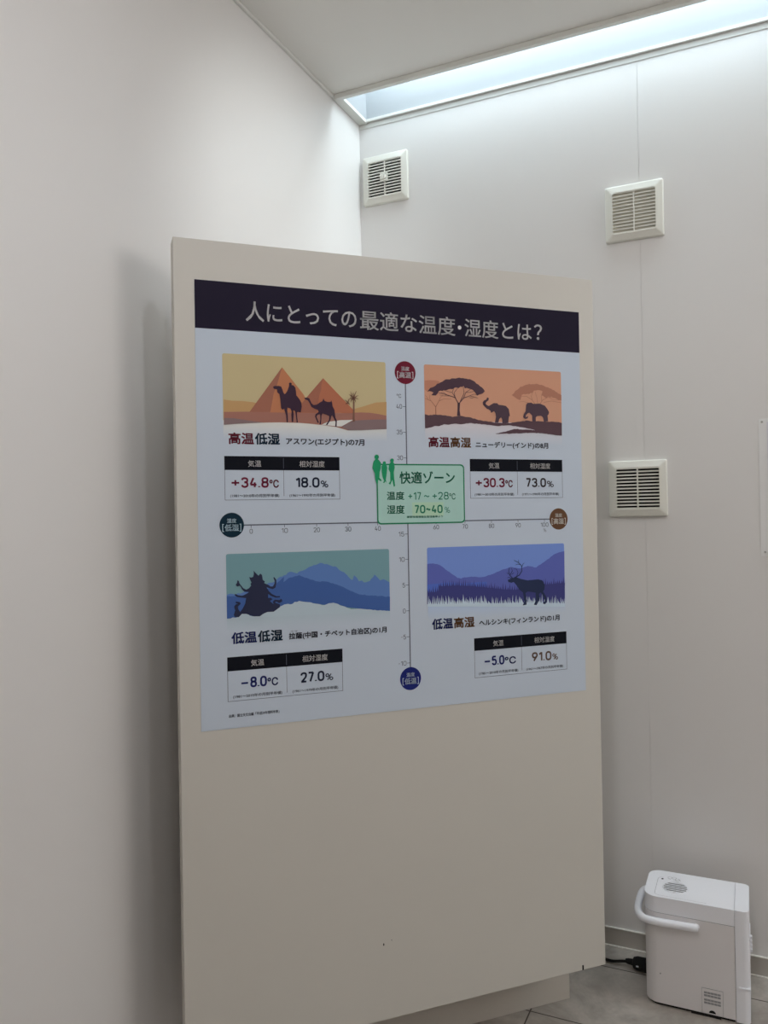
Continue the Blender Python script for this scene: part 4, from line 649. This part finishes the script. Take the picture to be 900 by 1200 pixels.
# --- data tables
def table(u0, v0, tval, hval, tc, hc, n1, n2, tw, hw):
    u1 = u0 + 291.5; v1 = v0 + 107.5; um = u0 + 146; vh = v0 + 34
    bm = B()
    rect(bm, u0, v0, u1, vh, L(1), 0)
    for a, b, c_, d in ((u0, vh, u0 + 1.1, v1), (u1 - 1.1, vh, u1, v1), (u0, v1 - 1.1, u1, v1), (um - .5, vh, um + .5, v1 - 9)): rect(bm, a, b, c_, d, L(1), 1)
    rect(bm, um - .5, v0 + 4, um + .5, vh - 4, L(1.4), 1)
    t = pobj('data_table', bm, [ink(*K_BLACK), ink(*C_LINE)], po)
    t['label'] = 'data table reading ' + tval + ' and ' + hval
    bm = B(); text(bm, '気温', u0 + 57.5, v0 + 10, u0 + 90, v0 + 26, L(2), 0, 0.3); text(bm, '相対湿度', u0 + 186.5, v0 + 10, u0 + 252, v0 + 26, L(2), 0, 0.3)
    pobj('heading_lettering', bm, ink(*K_PALE), t)
    vt, vb = v0 + 51.5, v0 + 77.5
    bm = B()
    sg = tval[0]; a0, a1, a2 = tw
    numerals(bm, sg, a0, vt, a0 + 22, vb, L(2), 0, 0.17)
    numerals(bm, tval[1:-1], a0 + 24.5, vt, a1, vb, L(2), 0, 0.185, 0.10); text(bm, '℃', a1 + 1.5, vt + 6, a2, vb, L(2), 0, 1.0)
    pobj('temperature_lettering', bm, ink(*tc), t)
    bm = B(); b0, b1, b2 = hw
    numerals(bm, hval[:-1], b0, vt, b1, vb, L(2), 0, 0.185, 0.10); numerals(bm, '%', b1 + 3, vt + 8, b2, vb, L(2), 0, 0.14)
    pobj('humidity_lettering', bm, ink(*hc), t)
    bm = B(); text(bm, n1, u0 + 13, v0 + 92.5, u0 + 134, v0 + 102, L(2), 0, 0.2); pobj('note_lettering', bm, ink(*C_LINE), t)
    bm = B(); text(bm, n2, u0 + 160, v0 + 92.5, u0 + 278.5, v0 + 102, L(2), 0, 0.2)
    pobj('note_lettering', bm, ink(*C_LINE), t)
N1 = '(1981〜2010年の月別平年値)'
table(64.7, 424, '+34.8℃', '18.0%', (84, 26, 42), (24, 28, 42), N1, '(1961〜1990年の月別平年値)', (80, 173, 198), (240, 303, 325.5))
table(725.5, 425, '+30.3℃', '73.0%', (84, 26, 42), (44, 38, 40), N1, '(1971〜1990年の月別平年値)', (741, 831.5, 856), (897.5, 963, 988))
table(64, 912, '-8.0℃', '27.0%', (26, 30, 72), (26, 30, 44), N1, '(1961〜1979年の月別平年値)', (95, 160, 188), (245, 307, 330))
table(728.7, 912, '-5.0℃', '91.0%', (26, 30, 72), (74, 58, 50), N1, '(1961〜1967年の月別平年値)', (757, 820, 856), (907, 970, 991))

# --- axes, each with its scale
UA, VA = 541.2, 592.5
ticks_v = [(289, '40'), (356.5, '35'), (424, '30'), (624.4, '15'), (690.9, '10'), (758.6, '5'), (826.2, '0'), (894.4, '-5'), (963.2, '-10')]
ticks_h = [(127.3, '0'), (210.8, '10'), (293.3, '20'), (376.3, '30'), (456.8, '40'), (622.3, '60'), (707.8, '70'), (788, '80'), (870.9, '90'), (955.4, '100')]
bm = B()
rect(bm, UA - 1.5, 229, UA + 1.5, 441, L(1)); rect(bm, UA - 1.5, 597, UA + 1.5, 975, L(1))
for v, s in ticks_v: rect(bm, UA - 9, v - .7, UA, v + .7, L(1))
ax = pobj('chart_axis', bm, ink(*C_LINE), po); ax['label'] = 'upright temperature axis'
bm = B()
for v, s in ticks_v:
    d = s.replace('-', ''); wd = 7.6 * len(d) + 1.2 * (len(d) - 1)
    numerals(bm, d, 530.5 - wd, v - 6.2, 530.5, v + 6.2, L(1), 0, 0.13, 0.12)
    if s[0] == '-': rect(bm, 530.5 - wd - 6, v - .6, 530.5 - wd - 1.8, v + .6, L(1))
text(bm, '℃', 516, 256, 528.5, 266.5, L(1), 0, 0.2)
pobj('scale_lettering', bm, ink(74, 76, 84), ax)
bm = B()
rect(bm, 109, VA - 1.5, 457, VA + 1.5, L(1)); rect(bm, 707, VA - 1.5, 973, VA + 1.5, L(1))
for u, s in ticks_h: rect(bm, u - .7, VA, u + .7, VA + 7.5, L(1))
ax = pobj('chart_axis', bm, ink(*C_LINE), po); ax['label'] = 'level humidity axis'
bm = B()
for u, s in ticks_h:
    wd = 7.6 * len(s) + 1.2 * (len(s) - 1); numerals(bm, s, u - wd / 2, VA + 9.5, u + wd / 2, VA + 21.5, L(1), 0, 0.13, 0.12)
numerals(bm, '%', 951.5, 618.5, 960.5, 628.5, L(1), 0, 0.09)
pobj('scale_lettering', bm, ink(74, 76, 84), ax)

# --- round badges on the ends of the axes
def badge(u, v, rgb, t1, t2, tc, label):
    bm = B(); n = 40
    fill(bm, [(u + 29.7 * math.cos(2 * math.pi * k / n), v + 30.2 * math.sin(2 * math.pi * k / n)) for k in range(n)], L(2))
    o = pobj('badge', bm, ink(*rgb), po); o['label'] = label
    bm = B(); text(bm, t1, u - 11.5, v - 16, u + 11.5, v - 5, L(3), 0, 0.5)
    for k in (-1, 1):                                   # square brackets
        e = u + k * 22; stroke(bm, [(e, v - 2.5), (e, v + 15.5)], 1.5, 1.5, L(3))
        for vv in (v - 2.2, v + 15.2): stroke(bm, [(e + k * .7, vv), (e - k * 3.2, vv)], 1.4, 1.4, L(3))
    text(bm, t2, u - 17, v - 2, u + 17, v + 14.5, L(3), 0, 0.8)
    pobj('badge_lettering', bm, ink(*tc), o)
badge(541, 199.3, (84, 24, 36), '温度', '高温', (190, 170, 176), 'dark red badge at the top of the upright axis')
badge(80.2, 592, (16, 34, 44), '湿度', '低湿', (150, 164, 172), 'dark teal badge at the left end of the level axis')
badge(1001.6, 592.7, (78, 54, 38), '湿度', '高湿', (178, 170, 160), 'brown badge at the right end of the level axis')
badge(541.2, 1004.5, (24, 30, 82), '温度', '低温', (156, 162, 190), 'navy badge at the foot of the upright axis')

# --- comfort zone
bm = B(); fill(bm, rrect(455.5, 440, 708, 598, 11), L(4)); cz = pobj('comfort_zone_box', bm, ink(*K_GREEN), po)
bm = B(); fill(bm, rrect(459, 443.5, 704.5, 594.5, 8.5), L(5)); pobj('green_field', bm, ink(131, 157, 146), cz)
bm = B(); rect(bm, 554, 541.5, 644.5, 578, L(5.6)); pobj('correction_sticker', bm, ink(137, 160, 136), cz)
ZI = ink(34, 94, 70)
bm = B(); text(bm, '快適ゾーン', 519.5, 459.5, 679, 492.5, L(6.2), 0, 1.0); pobj('zone_title', bm, ZI, cz)
bm = B()
text(bm, '温度', 483, 512.5, 532, 534.5, L(6.2), 0, 0.7)
numerals(bm, '+17', 543, 514.5, 580, 534.8, L(6.2), 0, 0.125); numerals(bm, '~', 588, 514.5, 605, 534.8, L(6.2), 0, 0.125)
numerals(bm, '+28', 612, 514.5, 660, 534.8, L(6.2), 0, 0.125); text(bm, '℃', 662, 518, 680, 534.8, L(6.2), 0, 0.3)
pobj('zone_temperature', bm, ZI, cz)
bm = B()
text(bm, '湿度', 483, 548, 532, 571, L(6.2), 0, 0.7)
numerals(bm, '70~40', 560, 548.5, 641.5, 570.8, L(6.2), 0, 0.18, 0.10); numerals(bm, '%', 648, 554.5, 663, 570.5, L(6.2), 0, 0.09)
pobj('zone_humidity', bm, ZI, cz)
bm = B(); text(bm, '建築物環境衛生管理基準より', 538, 576.6, 642, 582.6, L(6.2), 0, 0.2); pobj('zone_note', bm, ZI, cz)
for k, lb in (('man', 'green figure of a man'), ('child', 'green figure of a child'), ('woman', 'green figure of a woman')):
    bm = B()
    for j, q in enumerate(ART[k]): fill(bm, q, L(7 + 0.4 * j))
    pobj('figure_print', bm, ink(30, 112, 74), cz)['label'] = lb
# --- source line
bm = B(); text(bm, '出典：国立天文台編「平成29年理科年表」', 66, 1050.5, 190, 1058.5, L(1), 0, 0.3); pobj('source_lettering', bm, ink(60, 62, 70), po)

# ------------------------------------------------------------------ portable cooler box on the floor
cb = thing('cooler_box', 'small white portable cooler box with carry handle standing on the floor', 'cooler', (1.217, -0.195, 0), 0)
def foot(x0, x1, y0, y1, rl, rr, n=8):
    pts = []
    for cx, cy, r, a0 in ((x1 - rr, y1 - rr, rr, 0), (x0 + rl, y1 - rl, rl, 90), (x0 + rl, y0 + rl, rl, 180), (x1 - rr, y0 + rr, rr, 270)):
        for s in range(n + 1):
            t = R(a0 + 90 * s / n); pts.append((cx + r * math.cos(t), cy + r * math.sin(t)))
    return pts
XL, XS, XR, Y0, Y1 = -0.147, 0.1075, 0.1465, -0.095, 0.095
bm = B(); prism(bm, foot(XL + 0.008, XS - 0.002, Y0 + 0.006, Y1 - 0.006, 0.03, 0.004), 0, 0.010); obj('base_plate', bm, M_BLACK, cb)
bm = B()
prism(bm, foot(XL, XS, Y0, Y1, 0.038, 0.002, 14), 0.0085, 0.2805)
# lower rim rounded
es = [e for e in bm.edges if abs(e.verts[0].co.z - 0.0085) < 1e-5 and abs(e.verts[1].co.z - 0.0085) < 1e-5]
bmesh.ops.bevel(bm, geom=es, offset=0.005, segments=3, affect='EDGES', profile=0.5)
body = obj('body', bm, M_COOLB, cb, True)
bm = B(); prism(bm, foot(XL + 0.001, XS, Y0 + 0.001, Y1 - 0.001, 0.038, 0.002, 14), 0.2805, 0.2825); obj('lid_seal', bm, M_GREY, cb)
bm = B(); prism(bm, foot(XL - 0.001, XS, Y0 - 0.0005, Y1 + 0.0005, 0.040, 0.0005, 14), 0.2825, 0.330, 0.017, 8, lambda p: p.x < XS - 0.0008); lid = obj('lid', bm, M_COOL, cb, True)
bm = B(); prism(bm, foot(XS + 0.0008, XR, Y0 - 0.0005, Y1 + 0.0005, 0.0005, 0.016, 12), 0.0035, 0.330, 0.012, 6, lambda p: p.x > XS + 0.0016); ctl = obj('control_end', bm, M_COOL, cb, True)
bm = B(); prism(bm, foot(XS - 0.003, XS + 0.003, Y0 + 0.006, Y1 - 0.006, 0.001, 0.001), 0.0, 0.314); obj('end_seam', bm, M_GREY, cb)
# groove of the lid's inset, oval air grille, indicator dot, small mark
def line_loop(bm, pts, wd, z, closed=True):
    n = len(pts)
    for i in range(n if closed else n - 1):
        a = Vector(pts[i]); b = Vector(pts[(i + 1) % n]); d = (b - a)
        if d.length < 1e-7: continue
        p = Vector((-d.y, d.x)).normalized() * wd / 2
        vs = [bm.verts.new((q.x, q.y, z)) for q in (a + p, b + p, b - p, a - p)]
        bm.faces.new(vs)
bm = B(); line_loop(bm, foot(-0.117, 0.035, -0.083, 0.047, 0.016, 0.004)[9:28], 0.0010, 0.3302, False); obj('lid_groove', bm, M_GREY, lid)
gx, gy, ga, gb = -0.061, -0.016, 0.038, 0.040
def oval(k, n=40): return [(gx + ga * k * math.cos(2 * math.pi * i / n), gy + gb * k * math.sin(2 * math.pi * i / n)) for i in range(n)]
bm = B()
o_, i_ = oval(1.0), oval(0.92)
lo = [bm.verts.new((*p, 0.3302)) for p in o_]; hi = [bm.verts.new((*p, 0.3325)) for p in oval(0.97)]; hi2 = [bm.verts.new((*p, 0.3325)) for p in i_]; lo2 = [bm.verts.new((*p, 0.3303)) for p in i_]
for i in range(40):
    j = (i + 1) % 40
    for p, q in ((lo, hi), (hi, hi2), (hi2, lo2)): bm.faces.new((p[i], p[j], q[j], q[i]))
gr = obj('air_grille', bm, M_COOL, lid, True)
bm = B(); bm.faces.new([bm.verts.new((*p, 0.3303)) for p in oval(0.93)]); obj('grille_backing', bm, M_DGREY, gr)
bm = B()
for k in range(6):
    yc = gy - 0.030 + 0.012 * k; s_ = gb * 0.92
    half = ga * 0.92 * math.sqrt(max(0, 1 - ((yc - gy) / s_) ** 2))
    box(bm, gx - half, gx + half, yc - 0.0024, yc + 0.0024, 0.3306, 0.3324, 0.0005)
obj('grille_slats', bm, M_COOL, gr)
bm = B(); bm.faces.new([bm.verts.new((-0.104 + 0.0035 * math.cos(t * math.pi / 6), 0.034 + 0.0045 * math.sin(t * math.pi / 6), 0.3303)) for t in range(12)]); obj('indicator', bm, M_BLACK, lid)
bm = B()
for k, (a, b) in enumerate(((-0.083, 0.050), (-0.070, 0.052), (-0.060, 0.044))):
    line_loop(bm, [(a + 0.006 * math.cos(t * math.pi / 5), b + 0.007 * math.sin(t * math.pi / 5)) for t in range(10)], 0.0010, 0.3303)
for (a, b, c_, d) in ((-0.088, 0.042, -0.078, 0.038), (-0.074, 0.041, -0.060, 0.036), (-0.056, 0.050, -0.050, 0.038), (-0.066, 0.036, -0.054, 0.033)):
    line_loop(bm, [(a, b), (c_, d)], 0.0012, 0.3303, False)
obj('lid_symbol_print', bm, M_GREY, lid)
# carry handle folded down round the left end
hz = 0.262
path = smooth_path([(0.008, Y0 - 0.012, hz), (-0.05, Y0 - 0.012, hz - 0.001), (-0.118, Y0 - 0.012, hz - 0.002), (-0.152, Y0 - 0.004, hz), (-0.168, Y0 + 0.030, hz + 0.004), (-0.171, 0, hz + 0.005),
                    (-0.168, Y1 - 0.030, hz + 0.004), (-0.152, Y1 + 0.004, hz), (-0.118, Y1 + 0.012, hz - 0.002), (-0.05, Y1 + 0.012, hz - 0.001), (0.008, Y1 + 0.012, hz)], 6)
bm = B(); n_ = len(path); rr = [0.0115] * n_
rr[0] = rr[-1] = 0.0090
tube(bm, path, rr, 14); hd2 = obj('handle', bm, M_COOL, cb, True)
for yy, sgn in ((Y0, -1), (Y1, 1)):
    bm = B(); lathe_y(bm, [(0.008, yy + sgn * 0.004 * -1), (0.008, yy + sgn * 0.012)], 0.003, hz, 16); obj('pivot', bm, M_COOL, hd2, True)
# side vent with slots and half-round cut-out
bm = B()
box(bm, 0.0150, 0.0725, Y0 - 0.0012, Y0 + 0.002, 0.012, 0.0835, 0.0006); sv = obj('side_vent', bm, M_COOLB, body)
bm = B()
for row in range(2):
    for sub in range(2):
        for k in range(5):
            x = 0.0205 + 0.0093 * k; z = 0.0715 - row * 0.0215 - sub * 0.0085
            box(bm, x, x + 0.0086, Y0 - 0.0018, Y0, z - 0.0028, z + 0.0028)
obj('vent_slots', bm, M_GREY, sv)
bm = B()
for (a, b, c_, d) in ((0.0144, 0.0152, 0.010, 0.0840), (0.0723, 0.0731, 0.010, 0.0840), (0.0144, 0.0731, 0.0834, 0.0842)):
    box(bm, a, b, Y0 - 0.0014, Y0, c_, d)
obj('vent_outline', bm, M_GREY, sv)
bm = B(); vs = [bm.verts.new((0.0430 + 0.0095 * math.cos(math.pi * k / 12), Y0 - 0.0019, 0.0135 + 0.0085 * math.sin(math.pi * k / 12))) for k in range(13)]; bm.faces.new(vs); obj('finger_notch', bm, M_BLACK, sv)
bm = B(); box(bm, -0.016, 0.066, Y0 - 0.0008, Y0 + 0.02, 0.0, 0.0085); obj('base_gap', bm, M_BLACK, body)
bm = B(); lathe_y(bm, [(0.0022, Y0 - 0.0004), (0.0022, Y0 + 0.001)], -0.102, 0.098, 10); obj('scuff_mark', bm, M_GREY, body)
# catch and control knobs on the right end
bm = B(); box(bm, XS + 0.008, XR + 0.001, Y0 - 0.004, Y0 + 0.03, 0.104, 0.109, 0.001); obj('catch', bm, M_COOL, ctl)
bm = B(); box(bm, XR - 0.001, XR + 0.002, -0.045, 0.045, 0.170, 0.235, 0.001); kp = obj('control_plate', bm, M_COOL, ctl)
for k in range(4):
    bm = B(); box(bm, XR + 0.001, XR + 0.007, -0.020, -0.008, 0.178 + 0.013 * k, 0.187 + 0.013 * k, 0.0015); obj('button', bm, M_COOL, kp)

# ------------------------------------------------------------------ power cord with its plug, on the floor
pc = thing('power_cord', 'black power cord with a chunky plug lying between cooler and display panel', 'power cord', (1.0, -0.115, 0))
bm = B(); path = smooth_path([(0.012, -0.008, 0.024), (-0.02, -0.004, 0.017), (-0.06, 0.0, 0.0075), (-0.12, 0.015, 0.0046), (-0.22, 0.03, 0.0046), (-0.33, 0.04, 0.0046)], 6)
tube(bm, path, 0.0044, 10); obj('cable', bm, M_BLACK, pc, True)
bm = B(); path = [(-0.012, -0.0075, 0.0225), (-0.004, -0.008, 0.0225), (0.012, -0.009, 0.023), (0.014, -0.0095, 0.023), (0.026, -0.010, 0.0232), (0.058, -0.012, 0.0232), (0.064, -0.012, 0.0232)]
tube(bm, path, [0.0065, 0.009, 0.0105, 0.017, 0.0215, 0.0220, 0.0190], 14); pl = obj('plug', bm, M_BLACK, pc, True)
bm = B(); box(bm, 0.024, 0.032, -0.0332, -0.0308, 0.022, 0.0265, 0.0005); obj('plug_mark', bm, M_COOL, pl)
